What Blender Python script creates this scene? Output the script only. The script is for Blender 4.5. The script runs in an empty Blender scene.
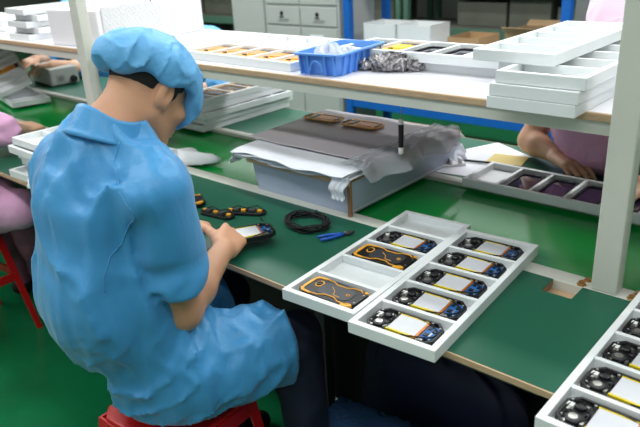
import bpy, bmesh, math, random
import numpy as np
from mathutils import Vector, Matrix, Euler
random.seed(7); np.random.seed(7)
SC = bpy.context.scene; COL = SC.collection
PI = math.pi

# ------------------------------------------------------------------ camera, world, lamps, exposure
cam_d = bpy.data.cameras.new('camera'); cam = bpy.data.objects.new('camera', cam_d); COL.objects.link(cam)
cam_d.sensor_width = 36; cam_d.lens = 666.0/640*36; cam_d.clip_start = .02
VX = Vector((-480-320, -(-20-213.5), -666)); ax = -VX.normalized()
VN = Vector((400-320, -(1800-213.5), -666)); az = -VN.normalized(); az = (az - ax*az.dot(ax)).normalized(); ay = az.cross(ax)
cam.matrix_world = Matrix(((ax.x, ax.y, ax.z, 0), (ay.x, ay.y, ay.z, 0), (az.x, az.y, az.z, 1.49), (0, 0, 0, 1)))
cam_d.dof.use_dof = True; cam_d.dof.focus_distance = 1.55; cam_d.dof.aperture_fstop = 5.0
SC.camera = cam
SC.view_settings.view_transform = 'Standard'; SC.view_settings.look = 'None'
SC.view_settings.gamma = 1; SC.view_settings.use_curve_mapping = False; SC.view_settings.exposure = 0.0
world = bpy.data.worlds.new('world'); SC.world = world; world.use_nodes = True
world.node_tree.nodes['Background'].inputs[0].default_value = (.80, .90, 1, 1)
world.node_tree.nodes['Background'].inputs[1].default_value = .35

def lamp(name, loc, sx, sy, power, rot=(0, 0, 0), col=(.97, .99, 1)):
    l = bpy.data.lights.new(name, 'AREA'); l.shape = 'RECTANGLE'; l.size = sx; l.size_y = sy; l.energy = power; l.color = col
    o = bpy.data.objects.new(name, l); COL.objects.link(o); o.location = loc; o.rotation_euler = rot
    return o
# rows of fluorescent tubes running along the assembly hall
LP_ = 1.16
for ly, lw in ((-1.6, 45), (-.1, 78), (1.5, 78), (3.1, 150), (4.7, 90), (6.0, 40)):
    lamp('ceiling_lamp', (-3.0, ly, 2.95), 9.0, .25, lw*LP_)

# ------------------------------------------------------------------ helpers
def s2l(c):
    return tuple(((v/12.92) if v <= .04045 else ((v+.055)/1.055)**2.4) for v in [x/255. for x in c])
MATS = {}
def mat(name, rgb, rough=.5, metal=0., bump=None, var=None, trans=0., ior=1.45, alpha=1., coat=0., sheen=0., spec=.5, stretch=None, sss=0.):
    m = bpy.data.materials.new(name); m.use_nodes = True; nt = m.node_tree; b = nt.nodes['Principled BSDF']
    c = s2l(rgb)
    b.inputs['Base Color'].default_value = (*c, 1); b.inputs['Roughness'].default_value = rough; b.inputs['Metallic'].default_value = metal
    b.inputs['Transmission Weight'].default_value = trans; b.inputs['IOR'].default_value = ior; b.inputs['Alpha'].default_value = alpha
    b.inputs['Coat Weight'].default_value = coat; b.inputs['Sheen Weight'].default_value = sheen; b.inputs['Specular IOR Level'].default_value = spec
    if sss:
        b.inputs['Subsurface Weight'].default_value = sss; b.inputs['Subsurface Radius'].default_value = (.02, .008, .004); b.inputs['Subsurface Scale'].default_value = .5
    tc = nt.nodes.new('ShaderNodeTexCoord'); vec = tc.outputs['Object']
    if stretch:
        mp = nt.nodes.new('ShaderNodeMapping'); mp.inputs['Scale'].default_value = stretch; nt.links.new(vec, mp.inputs[0]); vec = mp.outputs[0]
    if var:
        n = nt.nodes.new('ShaderNodeTexNoise'); n.inputs['Scale'].default_value = var[0]; n.inputs['Detail'].default_value = 4; nt.links.new(vec, n.inputs['Vector'])
        r = nt.nodes.new('ShaderNodeMapRange'); r.inputs[1].default_value = .3; r.inputs[2].default_value = .7; r.inputs[3].default_value = 1-var[1]; r.inputs[4].default_value = 1+var[1]
        nt.links.new(n.outputs[0], r.inputs[0])
        mx = nt.nodes.new('ShaderNodeVectorMath'); mx.operation = 'SCALE'; mx.inputs[0].default_value = c
        nt.links.new(r.outputs[0], mx.inputs['Scale']); nt.links.new(mx.outputs[0], b.inputs['Base Color'])
    if bump:
        n = nt.nodes.new('ShaderNodeTexNoise'); n.inputs['Scale'].default_value = bump[0]; n.inputs['Detail'].default_value = 5; nt.links.new(vec, n.inputs['Vector'])
        bp = nt.nodes.new('ShaderNodeBump'); bp.inputs['Strength'].default_value = bump[1]; bp.inputs['Distance'].default_value = bump[2] if len(bump) > 2 else .002
        nt.links.new(n.outputs[0], bp.inputs['Height']); nt.links.new(bp.outputs[0], b.inputs['Normal'])
    MATS[name] = m; return m
mat('mat_green', (22, 88, 66), .42, bump=(300, .15, .0005), var=(3, .07))
mat('belt_green', (2, 142, 58), .14, var=(2, .08), spec=.28)
mat('floor_green', (14, 104, 62), .22, var=(3, .25), bump=(30, .1))
mat('rail_white', (206, 206, 196), .4, var=(8, .04))
mat('post_grey', (206, 207, 196), .45, var=(6, .04))
mat('ply_edge', (190, 160, 128), .6, var=(40, .12), stretch=(1, 8, 8))
mat('brown_board', (150, 112, 78), .6, var=(30, .12))
mat('shelf_white', (226, 224, 230), .35)
mat('tray_white', (228, 231, 232), .5, var=(10, .03), bump=(200, .1, .0004))
mat('tray_floor', (222, 225, 226), .55, var=(14, .03))
mat('foam_white', (238, 238, 240), .7, bump=(160, .3, .002))
mat('foam_rough', (236, 236, 236), .8, bump=(170, 1., .006))
mat('black_plastic', (22, 22, 24), .4)
mat('black_matte', (16, 16, 17), .7)
mat('dark_grey', (58, 58, 62), .45)
mat('orange', (240, 170, 48), .4)
mat('orange_deep', (214, 136, 44), .45)
mat('yellow_tape', (232, 206, 28), .4)
mat('battery_silver', (205, 206, 212), .4, metal=.1, var=(25, .04))
mat('silver', (190, 188, 182), .3, metal=.85)
mat('steel', (150, 150, 150), .35, metal=.8)
mat('steel_dark', (70, 72, 74), .5)
mat('brass', (190, 150, 96), .35, metal=.8)
mat('copper_tape', (196, 116, 46), .35, metal=.4)
mat('board_blue', (34, 96, 160), .4)
mat('chip_black', (30, 30, 34), .3)
mat('white_plastic', (232, 232, 230), .4)
mat('paper', (232, 234, 240), .7)
mat('paper_yellow', (226, 206, 132), .7)
mat('screen_reflection_tint', (34, 26, 52), .06, coat=.6)  # purple reflection of the pink worker is put into the glass colour
mat('screen_frame', (16, 15, 20), .3)
mat('crate_blue', (96, 152, 232), .35, var=(6, .05))
mat('rack_blue', (16, 92, 176), .45, var=(4, .06))
mat('cabinet_grey', (172, 174, 170), .5, var=(3, .03))
mat('cabinet_dark', (120, 122, 120), .6)
mat('cabinet_side', (158, 160, 156), .5)
mat('cardboard', (158, 128, 92), .75, var=(8, .08))
mat('box_white', (214, 216, 216), .65, var=(8, .03))
mat('wall_paint', (112, 116, 106), .8, var=(2, .06))
mat('wall_light', (225, 226, 222), .8, var=(2, .03))
mat('rack_green', (88, 122, 104), .5)
mat('crate_grey', (98, 98, 88), .7, var=(4, .12))
mat('psu_grey', (170, 172, 166), .45)
mat('film_dark', (196, 188, 194), .38, bump=(50, .35, .003), stretch=(1, 6, 1))
mat('film_clear', (205, 208, 216), .25, alpha=.42, bump=(60, .6, .004))
mat('film_white', (232, 234, 242), .5, bump=(40, .35, .003))
mat('bin_frost', (184, 196, 218), .35, alpha=.82, var=(5, .05))
mat('bag_clear', (226, 230, 240), .2, alpha=.6, bump=(60, .8, .004))
mat('bag_white', (242, 242, 246), .45, bump=(40, .5, .004))
mat('silver_bag', (150, 146, 148), .22, metal=.5, var=(70, .9), stretch=(1, 2.2, .5))
mat('blue_wrap', (52, 84, 124), .25, bump=(30, .8, .008), var=(10, .2))
mat('navy_bag', (14, 20, 50), .6, var=(6, .2))
mat('stool_red', (196, 22, 26), .4)
mat('gown_blue', (62, 144, 200), .38, bump=(24, .55, .010), var=(4, .05), sheen=.2, stretch=(1, 1, .35))
mat('gown_pink', (232, 172, 212), .6, bump=(24, .5, .010), var=(4, .04), sheen=.2)
mat('gown_mauve', (120, 74, 96), .7, var=(4, .08))
mat('cap_blue', (98, 170, 222), .5, bump=(34, .55, .008), var=(9, .12))
mat('cap_pink', (236, 206, 224), .6, bump=(400, .25, .0008))
mat('skin', (202, 150, 118), .5, var=(20, .04), sss=.12, bump=(300, .12, .0005))
mat('skin_light', (216, 170, 140), .5, var=(20, .04), sss=.12)
mat('hair_black', (24, 20, 19), .6, bump=(500, .6, .001))
mat('denim', (26, 32, 54), .8, var=(30, .12), bump=(300, .2, .0008))
mat('eye_white', (225, 222, 216), .2)
mat('lip', (176, 108, 92), .45)
mat('pliers_blue', (24, 84, 180), .35)
mat('thread', (120, 180, 225), .6)

class MB:
    def __init__(s): s.v = []; s.f = []
    def add(s, vs, fs, M=None):
        b = len(s.v)
        for p in vs: s.v.append(tuple(M @ Vector(p)) if M is not None else tuple(p))
        for f in fs: s.f.append(tuple(i+b for i in f))
        return s
    def box(s, x0, x1, y0, y1, z0, z1, M=None, ch=0):
        vs = [(x, y, z) for z in (z0, z1) for y in (y0, y1) for x in (x0, x1)]
        return s.add(vs, [(0, 2, 3, 1), (4, 5, 7, 6), (0, 1, 5, 4), (2, 6, 7, 3), (0, 4, 6, 2), (1, 3, 7, 5)], M)
    def prism(s, poly, z0, z1, M=None):
        n = len(poly); vs = [(x, y, z0) for x, y in poly]+[(x, y, z1) for x, y in poly]
        return s.add(vs, [tuple(range(n-1, -1, -1)), tuple(range(n, 2*n))]+[(i, (i+1) % n, n+(i+1) % n, n+i) for i in range(n)], M)
    def ring(s, outer, inner, z0, z1, M=None):
        n = len(outer); vs = [(x, y, z) for z in (z0, z1) for P in (outer, inner) for x, y in P]
        fs = []
        for i in range(n):
            j = (i+1) % n
            fs += [(i, j, 2*n+j, 2*n+i), (n+j, n+i, 3*n+i, 3*n+j), (2*n+i, 2*n+j, 3*n+j, 3*n+i), (j, i, n+i, n+j)]
        return s.add(vs, fs, M)
    def cyl(s, p0, p1, r0, r1=None, n=16):
        return s.tube([p0, p1], [r0, r1 if r1 is not None else r0], n)
    def tube(s, pts, r, n=8, closed=False):
        pts = [Vector(p) for p in pts]; m = len(pts); rs = r if isinstance(r, (list, tuple)) else [r]*m
        b = len(s.v); up = None
        for i, p in enumerate(pts):
            if closed: t = pts[(i+1) % m]-pts[i-1]
            else: t = pts[min(i+1, m-1)]-pts[max(i-1, 0)]
            t.normalize()
            if up is None: up = Vector((0, 0, 1)) if abs(t.z) < .9 else Vector((1, 0, 0))
            u = t.cross(up).normalized(); w = u.cross(t).normalized(); up = w
            for k in range(n):
                a = 2*PI*k/n; s.v.append(tuple(p+(u*math.cos(a)+w*math.sin(a))*rs[i]))
        for i in range(m if closed else m-1):
            for k in range(n):
                j = (i+1) % m; s.f.append((b+i*n+k, b+i*n+(k+1) % n, b+j*n+(k+1) % n, b+j*n+k))
        if not closed:
            s.f.append(tuple(b+k for k in range(n-1, -1, -1))); s.f.append(tuple(b+(m-1)*n+k for k in range(n)))
        return s
    def lathe(s, prof, c=(0, 0, 0), n=24, M=None):
        b = []; vs = []
        for r, z in prof:
            for k in range(n):
                a = 2*PI*k/n; vs.append((c[0]+r*math.cos(a), c[1]+r*math.sin(a), c[2]+z))
        fs = [(i*n+k, i*n+(k+1) % n, (i+1)*n+(k+1) % n, (i+1)*n+k) for i in range(len(prof)-1) for k in range(n)]
        fs += [tuple(range(n-1, -1, -1)), tuple((len(prof)-1)*n+k for k in range(n))]
        return s.add(vs, fs, M)
    def grid(s, nx, ny, fn):
        vs = [fn(i/nx, j/ny) for j in range(ny+1) for i in range(nx+1)]
        return s.add(vs, [(j*(nx+1)+i, j*(nx+1)+i+1, (j+1)*(nx+1)+i+1, (j+1)*(nx+1)+i) for j in range(ny) for i in range(nx)])
    def build(s, name, m, parent=None, smooth=False, bevel=0, solid=0, loc=None, fix=True):
        me = bpy.data.meshes.new(name); me.from_pydata(s.v, [], s.f); me.update()
        if fix:
            bm = bmesh.new(); bm.from_mesh(me); bmesh.ops.recalc_face_normals(bm, faces=bm.faces); bm.to_mesh(me); bm.free()
        me.materials.append(MATS[m])
        if smooth: me.polygons.foreach_set('use_smooth', [True]*len(me.polygons))
        o = bpy.data.objects.new(name, me); COL.objects.link(o); o.parent = parent
        if loc: o.location = loc
        if bevel:
            md = o.modifiers.new('bevel', 'BEVEL'); md.width = bevel; md.segments = 2; md.limit_method = 'ANGLE'; md.angle_limit = .6
        if solid:
            md = o.modifiers.new('solid', 'SOLIDIFY'); md.thickness = solid; md.offset = 0
        return o

def build_each(b, name, m, parent=None, **kw):
    # one object per connected piece
    par = list(range(len(b.v)))
    def fd(i):
        while par[i] != i: par[i] = par[par[i]]; i = par[i]
        return i
    for f in b.f:
        a = fd(f[0])
        for i in f[1:]: par[fd(i)] = a
    groups = {}
    for f in b.f: groups.setdefault(fd(f[0]), []).append(f)
    out = []
    for fs in groups.values():
        idx = sorted({i for f in fs for i in f}); mp = {k: j for j, k in enumerate(idx)}
        c = MB(); c.v = [b.v[i] for i in idx]; c.f = [tuple(mp[i] for i in f) for f in fs]
        out.append(c.build(name, m, parent, **kw))
    return out

def tag(o, label=None, cat=None, group=None, kind=None):
    if label: o['label'] = label
    if cat: o['category'] = cat
    if group: o['group'] = group
    if kind: o['kind'] = kind
    return o
def thing(name, label, cat, loc=(0, 0, 0), rz=0, group=None):
    o = bpy.data.objects.new(name, None); COL.objects.link(o); o.location = loc; o.rotation_euler = (0, 0, rz); o.empty_display_size = .05
    return tag(o, label, cat, group)
def copy_tree(o, label=None, loc=None, rot=None, group=None, parent=None):
    c = o.copy(); COL.objects.link(c)
    if parent is not None: c.parent = parent
    for ch in list(o.children): copy_tree(ch, parent=c)
    if label: c['label'] = label
    if loc: c.location = loc
    if rot: c.rotation_euler = rot
    if group: c['group'] = group
    return c
def R(a): return math.radians(a)

# ------------------------------------------------------------------ the setting
tag(MB().box(-13, 4, -3, 9, -.05, 0).build('floor', 'floor_green'), kind='structure')
tag(MB().box(-13, 4, 7.0, 7.1, 0, 3.6).build('wall_back', 'wall_paint'), kind='structure')
tag(MB().box(-12.9, -12.8, -3, 9, 0, 3.6).build('wall_left', 'wall_paint'), kind='structure')

tag(MB().box(4, 4.1, -3, 9, 0, 3.6).build('wall_right', 'wall_light'), kind='structure')
tag(MB().box(-13, 4, -3.1, -3, 0, 3.6).build('wall_front', 'wall_light'), kind='structure')
tag(MB().box(-13, 4, -3, 9, 3.6, 3.7).build('ceiling', 'wall_light'), kind='structure')
# conveyor between the two rows of tables
cv = thing('conveyor', 'long assembly line conveyor with glossy green belt between white side rails', 'conveyor', (0, 0, 0))
MB().box(-9, 1.2, 1.375, 1.757, .700, .738).build('belt', 'belt_green', cv)
MB().box(-9, 1.2, 1.325, 1.375, .690, .750).build('side_rail', 'rail_white', cv, bevel=.002)
MB().box(-9, 1.2, 1.757, 1.800, .690, .750).build('side_rail', 'rail_white', cv, bevel=.002)
MB().box(-9, 1.2, 1.400, 1.406, .02, .69).build('added_shade_panel', 'black_matte', cv)  # black sheet added for the dark under the belt, blocks floor light behind
for i in range(6):
    x = -8+i*1.6+.35
    for y in (1.35, 1.778): MB().box(x-.02, x+.02, y-.018, y+.018, 0, .69).build('leg', 'steel_dark', cv)
for x in (-.452, -.345, -2.475, -2.34):
    b = MB(); b.lathe([(.011, 0), (.011, .002), (.0075, .003), (.0075, .008), (.003, .0085), (.003, .011)], (x, 1.336, .750), 6)
    b.lathe([(.009, 0), (.009, .002), (.006, .003), (.006, .007)], (x+.004, 1.360, .750), 6)
    build_each(b, 'bolt', 'brass', cv)

# near and far work tables
def table(name, label, x0, x1, y0, y1, front, hole=None):
    t = thing(name, label, 'table', ((x0+x1)/2, (y0+y1)/2, 0))
    cx, cy = (x0+x1)/2, (y0+y1)/2
    x0 -= cx; x1 -= cx; y0 -= cy; y1 -= cy
    if hole:
        hx0, hx1, hy0, hy1 = hole[0]-cx, hole[1]-cx, hole[2]-cy, hole[3]-cy
        for nm, mm, za, zb in (('mat_top', 'mat_green', .747, .750), ('board', 'brown_board', .735, .747)):
            b = MB()
            for (a, c, d, e) in ((x0, hx0, y0, y1), (hx1, x1, y0, y1), (hx0, hx1, y0, hy0), (hx0, hx1, hy1, y1)):
                if c-a > 1e-4 and e-d > 1e-4: b.box(a, c, d, e, za, zb)
            b.build(nm, mm, t)
        MB().box(hx0-.02, hx1+.02, hy0-.02, hy1, .715, .727).build('cable_hole_plate', 'ply_edge', t)
    else:
        MB().box(x0, x1, y0, y1, .747, .750).build('mat_top', 'mat_green', t)
        MB().box(x0, x1, y0, y1, .735, .747).build('board', 'brown_board', t)
    fy = y0 if front else y1
    s = -1 if front else 1
    MB().box(x0, x1, min(fy, fy+s*.004), max(fy, fy+s*.004), .737, .7495).build('edge_strip', 'ply_edge', t)
    MB().box(x0+.05, x1-.05, fy-s*.05-.012, fy-s*.05+.012, .70, .735).build('apron', 'steel_dark', t)
    MB().box(x0+.05, x1-.05, fy-s*.34-.015, fy-s*.34+.015, .50, .53).build('crossbar', 'steel_dark', t)
    for x in (x0+.06, x1-.06):
        MB().box(x-.018, x+.018, fy-s*.34-.018, fy-s*.34+.018, 0, .727).build('leg', 'steel_dark', t)
    return t
table('work_table', 'green topped work table with cut cable notch, between worker and near belt rail', -2.62, -.335, .941, 1.325, True, (-.512, -.445, 1.262, 1.325))
table('work_table', 'green work table under the tray of open phones at the right edge', -.333, 1.2, .941, 1.325, True)
table('work_table', 'green work table of the pink dressed neighbour at the left edge', -4.9, -2.622, .941, 1.325, True)
table('work_table', 'far green work table with papers, behind the belt on the right', -2.95, .9, 1.800, 2.20, False)
table('work_table', 'far green work table at the left, carrying the grey power unit', -5.6, -2.952, 1.800, 2.20, False)

# shelf over the conveyor, on posts
sh = thing('overhead_shelf', 'long white topped shelf above the belt carried by grey steel posts', 'shelf', (0, 0, 0))
ZS = 1.127
MB().box(-6.2, 1.0, 1.378, 1.99, ZS-.003, ZS).build('shelf_sheet', 'shelf_white', sh)
MB().box(-6.2, 1.0, 1.378, 1.99, ZS-.018, ZS-.003).build('board', 'brown_board', sh)
MB().box(-6.2, 1.0, 1.368, 1.378, ZS-.017, ZS+.001).build('edge_strip', 'ply_edge', sh, bevel=.003)
MB().box(-6.2, 1.0, 1.376, 1.40, ZS-.046, ZS-.018).build('beam', 'post_grey', sh)
MB().box(-6.2, 1.0, 1.955, 1.98, ZS-.046, ZS-.018).build('beam', 'post_grey', sh)
for x in (-.403, -2.413, -4.5):
    MB().box(x-.027, x+.027, 1.328, 1.372, .750, 2.3).build('post', 'post_grey', sh, bevel=.003)
    MB().box(x-.02, x+.02, 1.372, 1.98, ZS-.046, ZS-.018).build('bracket', 'post_grey', sh)
MB().box(-6.2, 1.0, 1.33, 1.37, 2.3, 2.35).build('top_rail', 'post_grey', sh)

# ------------------------------------------------------------------ trays
TL, TW, TT = .53, .195, .026
def make_tray(name, label, margin=.014, nslot=5, kind='tray_white'):
    t = thing(name, label, 'tray')
    o = [(0, 0), (TW, 0), (TW, TL), (0, TL)]; m = margin
    i = [(m, m), (TW-m, m), (TW-m, TL-m), (m, TL-m)]
    MB().ring(o, i, 0, TT).build('frame', kind, t, bevel=.0012)
    MB().box(m-.001, TW-m+.001, m-.001, TL-m+.001, .0008, .006).build('base_board', 'tray_floor', t)
    p = (TL-2*m+.010)/nslot
    for k in range(1, nslot):
        y = m-.010+k*p
        MB().box(m, TW-m, y, y+.010, .006, TT-.001).build('divider', kind, t, bevel=.0008)
    t['_p'] = p
    return t
def slot_y(k, m=.014): p = (TL-2*m+.010)/5; return m+p*k+(p-.010)/2
tray0 = make_tray('component_tray', 'white slotted tray with two orange backed phones, left of the two trays overhanging table edge')
tray0.location = (-.946, .893, .7502); tray0.rotation_euler = (0, 0, R(3.5))
TG = 'white slotted component trays'
tray0['group'] = TG
def tray(label, x, y, z, rot=(0, 0, 0)): return copy_tree(tray0, label, (x, y, z), rot)
tray('white slotted tray holding five open phones with silver batteries, in middle of near table', -.7445, .876, .7502, (0, 0, R(4.5)))
tray('white slotted tray of open phones cut off by the right edge of picture', -.331, .835, .7502)
# far tray lies along the rail: its length runs along x
tray('white slotted tray of dark glass phone fronts on the far belt rail', -.455, 1.735, .7502, (0, 0, PI/2))

# stack of five on the far rail behind the worker's face
names = ['lowest', 'second from bottom', 'middle', 'second from top', 'top']
off = [(-.004, 0, 0), (.004, .02, .5), (.012, .005, -1.2), (-.004, .012, .8), (-.006, -.01, 0)]
for k in range(5):
    tray('white slotted tray, '+names[k]+' in the stack behind the worker\'s face', -2.395+off[k][0]-.0*k, 1.70+off[k][1], .7502+k*.0268, (0, 0, R(off[k][2])))
# stack beside the worker's left shoulder on the near table
for k in range(5):
    dx = [.03, .0, .006, -.004, .004][k]
    tray('white slotted tray, '+names[k]+' in the stack beside the worker\'s left shoulder', -2.378+dx*.6, .968+[.0, .03, .02, -.006, .012][k]-(.03 if k == 0 else 0), .7502+k*.0268, (0, 0, R([2, 0, 1, -1, 0][k])))
# stack on the shelf at the right
for k in range(3):
    tray('white slotted tray, '+['lowest', 'second from bottom', 'third from bottom'][k]+' of the stack at the right end of the shelf', -.688+[0, .003, .012][k], 1.305+[0, .004, .012][k], ZS+.0003+k*.0268, (0, 0, R([0, -.5, .6][k])))
tray('white slotted empty tray lying askew on top of the right shelf stack', -.778, 1.400, ZS+.0003+3*.0268, (0, 0, R(0)))
# two trays on the far side of the shelf
tray('white slotted tray under the tray of dark phones on the shelf', -.79, 1.60, ZS+.0003, (0, 0, R(91)))
tray('white slotted tray of dark and yellow phones, upper one on middle of shelf', -.80, 1.575, ZS+.0271, (0, 0, R(91)))
tray('white slotted tray of orange phones on the shelf beside the blue bin', -1.375, 1.405, ZS+.0003, (0, 0, R(88)))
tray('white slotted empty tray behind the tray of orange phones on the shelf', -1.375, 1.63, ZS+.0003, (0, 0, R(89)))
# far left stack on the shelf
for k in range(5):
    tray('white slotted tray, '+names[k]+' in the stack left of the white foam box', -3.16+[0, .02, -.01, .015, -.03][k], 1.40+[0, .03, .01, .04, .02][k], ZS+.0003+k*.0268, (0, 0, R([0, 3, -2, 2, -3][k])))

# ------------------------------------------------------------------ phones
def octa(lx, ly, c, cx=0, cy=0):
    a, b = lx/2, ly/2
    return [(cx+x, cy+y) for x, y in ((-a+c, -b), (a-c, -b), (a, -b+c), (a, b-c), (a-c, b), (-a+c, b), (-a, b-c), (-a, -b+c))]
PG = 'opened phones with silver batteries'
def make_open_phone():
    t = thing('open_phone', '', 'phone', group=PG)
    b = MB(); b.prism(octa(.150, .080, .018), 0, .006); b.ring(octa(.152, .082, .018), octa(.142, .072, .016), 0, .0125)
    b.build('chassis', 'black_plastic', t, bevel=.0008)
    MB().box(-.026, .036, -.026, .030, .006, .0125).build('battery', 'battery_silver', t, bevel=.001)
    b = MB(); b.box(-.027, .037, -.0305, -.0262, .006, .0128).box(-.027, .037, .0302, .0325, .006, .0128); build_each(b, 'battery_tape', 'yellow_tape', t)
    b = MB(); b.box(.0362, .041, -.028, .031, .006, .0122); b.box(.028, .041, -.031, -.027, .0126, .0134); build_each(b, 'copper_strip', 'copper_tape', t)
    # left end: sound and camera modules
    b = MB(); b.lathe([(.013, 0), (.013, .006), (.011, .008), (.007, .0085), (.0065, .0065), (.0, .0065)], (-.050, -.016, .005), 20); b.build('speaker_disc', 'dark_grey', t, smooth=False)
    MB().lathe([(.0075, 0), (.0075, .004), (.0, .0045)], (-.050, -.016, .0105), 16).build('speaker_dome', 'silver', t)
    b = MB()
    for x, y, r in ((-.050, .018, .009), (-.034, .004, .005)): b.lathe([(r, 0), (r, .006), (r*.7, .0075), (r*.6, .006), (0, .006)], (x, y, .0055), 14)
    build_each(b, 'camera_module', 'chip_black', t)
    b = MB()
    for x, y, w, h in ((-.066, .004, .006, .010), (-.040, .022, .008, .005), (-.062, -.030, .010, .005), (-.034, -.022, .005, .008)): b.box(x-w/2, x+w/2, y-h/2, y+h/2, .006, .0115)
    build_each(b, 'metal_contact', 'silver', t)
    MB().box(-.071, -.060, .008, .018, .006, .0125).build('connector', 'white_plastic', t)
    b = MB()
    for x, y in ((-.067, -.018), (-.067, .026), (-.032, .032), (.066, -.022), (.066, .024), (.045, -.033), (.045, .034)): b.lathe([(.0026, 0), (.0026, .007), (.0012, .0075)], (x, y, .0058), 8)
    build_each(b, 'screw', 'steel', t)
    # right end: main circuit board
    MB().box(.042, .068, -.018, .026, .006, .010).build('circuit_board', 'board_blue', t)
    b = MB(); b.box(.046, .055, -.012, -.002, .010, .012); b.box(.058, .066, .006, .016, .010, .012); b.box(.045, .052, .012, .022, .010, .0115); build_each(b, 'chip', 'chip_black', t)
    b = MB(); b.box(.043, .054, -.031, -.020, .006, .0115); b.box(.058, .061, -.010, .002, .010, .0115); build_each(b, 'shield_can', 'silver', t)
    pts = [(.070*math.cos(a)*(1.0), .034*math.sin(a), .0125+.001*math.sin(5*a)) for a in [PI*2*k/40 for k in range(-9, 10)]]
    MB().tube(pts, .0013, 6).build('cable', 'black_matte', t)
    pts = [(-.050+.019*math.cos(a), .0+.030*math.sin(a), .012+.001*math.sin(7*a)) for a in [PI*2*k/30 for k in range(30)]]
    MB().tube(pts, .0012, 6, closed=True).build('cable', 'black_matte', t)
    return t
def in_tray(org, ang, k, z=.0062, ox=0):
    a = R(ang); lx, ly = TW/2+ox, slot_y(k)
    return (org[0]+lx*math.cos(a)-ly*math.sin(a), org[1]+lx*math.sin(a)+ly*math.cos(a), org[2]+z)
T1, T2, T4 = (-.946, .893, .7502), (-.7445, .876, .7502), (-.331, .835, .7502)
ph0 = None
def place(ph, label, x, y, z, rz=0): return copy_tree(ph, label, (x, y, z), (0, 0, rz))
for k in range(5):
    lab = 'opened black phone with silver battery in the '+['frontmost', 'second from front', 'middle', 'second from back', 'rearmost'][k]+' slot of middle near tray'
    loc = in_tray(T2, 4.5, k, ox=random.uniform(-.003, .003))
    if ph0 is None: ph0 = make_open_phone(); ph0.location = loc; ph0.rotation_euler = (0, 0, R(4)); ph0['label'] = lab
    else: place(ph0, lab, *loc, R(4.5+random.uniform(-1.5, 1.5)))
for k in range(5):
    place(ph0, 'opened black phone in the '+['frontmost', 'second from front', 'middle', 'second from back', 'rearmost'][k]+' slot of tray at right edge', -.331+TW/2-.004, .835+slot_y(k), .7564, R(random.uniform(-2, 2)))
place(ph0, 'opened black phone with battery, second slot from back of left near tray', *in_tray(T1, 3.5, 3), R(3))

def make_rugged(name='rugged_phone', accent='orange'):
    t = thing(name, '', 'phone', group='orange and black backed phones')
    b = MB(); b.prism(octa(.152, .080, .014), 0, .004); b.prism(octa(.156, .084, .016), .004, .012); b.prism(octa(.148, .076, .014), .012, .0155)
    b.build('body', 'black_plastic', t, bevel=.001)
    MB().prism(octa(.088, .050, .010, .008, 0), .0155, .0168).build('back_plate', 'dark_grey', t, bevel=.0006)
    b = MB(); b.prism([(-.072, -.026), (-.064, -.035), (-.040, -.037), (-.042, -.031), (-.060, -.029), (-.065, -.022), (-.065, .022), (-.060, .029), (-.042, .031), (-.040, .037), (-.064, .035), (-.072, .026)], .0148, .0172)
    b.ring(octa(.018, .026, .006, -.044, .008), octa(.013, .021, .005, -.044, .008), .0155, .0174)
    b.build('camera_frame', accent, t, bevel=.0006)
    MB().lathe([(.007, 0), (.007, .0028), (.005, .003), (.005, .0015), (0, .0015)], (-.044, .008, .0160), 16).build('lens', 'chip_black', t)
    for s in (-1, 1):
        pts = [(-.044, s*.034, .0162), (-.02, s*.032, .0162), (-.006, s*.024, .0168), (.020, s*.024, .0168), (.034, s*.032, .0164), (.052, s*.033, .0162), (.062, s*.026, .0162)]
        MB().tube(pts, .0014, 6).build('trim_line', accent, t)
    MB().tube([(-.01, .01, .0172), (.004, .0, .0172), (.012, -.016, .0172), (.03, -.018, .0172)], .0009, 6).build('trim_line', accent, t)
    b = MB(); b.prism([(.046, -.0405), (.062, -.0405), (.072, -.031), (.066, -.026), (.058, -.034), (.046, -.034)], .010, .0172); build_each(b, 'corner_bumper', accent, t, bevel=.0006)
    b = MB(); b.prism([(.066, .026), (.073, .031), (.068, .036), (.062, .032)], .012, .0165); build_each(b, 'corner_bumper', accent, t)
    b = MB(); b.tube([(.040+.004*math.cos(a), .004*math.sin(a), .0172) for a in [2*PI*k/14 for k in range(14)]], .0009, 6, closed=True); b.build('button_ring', accent, t)
    b = MB()
    for x, y in ((-.069, -.022), (-.069, .022), (.069, -.018), (.069, .018)): b.lathe([(.0024, 0), (.0024, .002)], (x, y, .0152), 8)
    build_each(b, 'screw', 'steel', t)
    return t
rp = make_rugged(); rp.location = in_tray(T1, 3.5, 0); rp.rotation_euler = (0, 0, R(2.5)); rp['label'] = 'black phone back with orange trim in the frontmost slot of left near tray'
place(rp, 'black phone back with orange trim in the middle slot of left near tray', *in_tray(T1, 3.5, 2), R(4))
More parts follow.
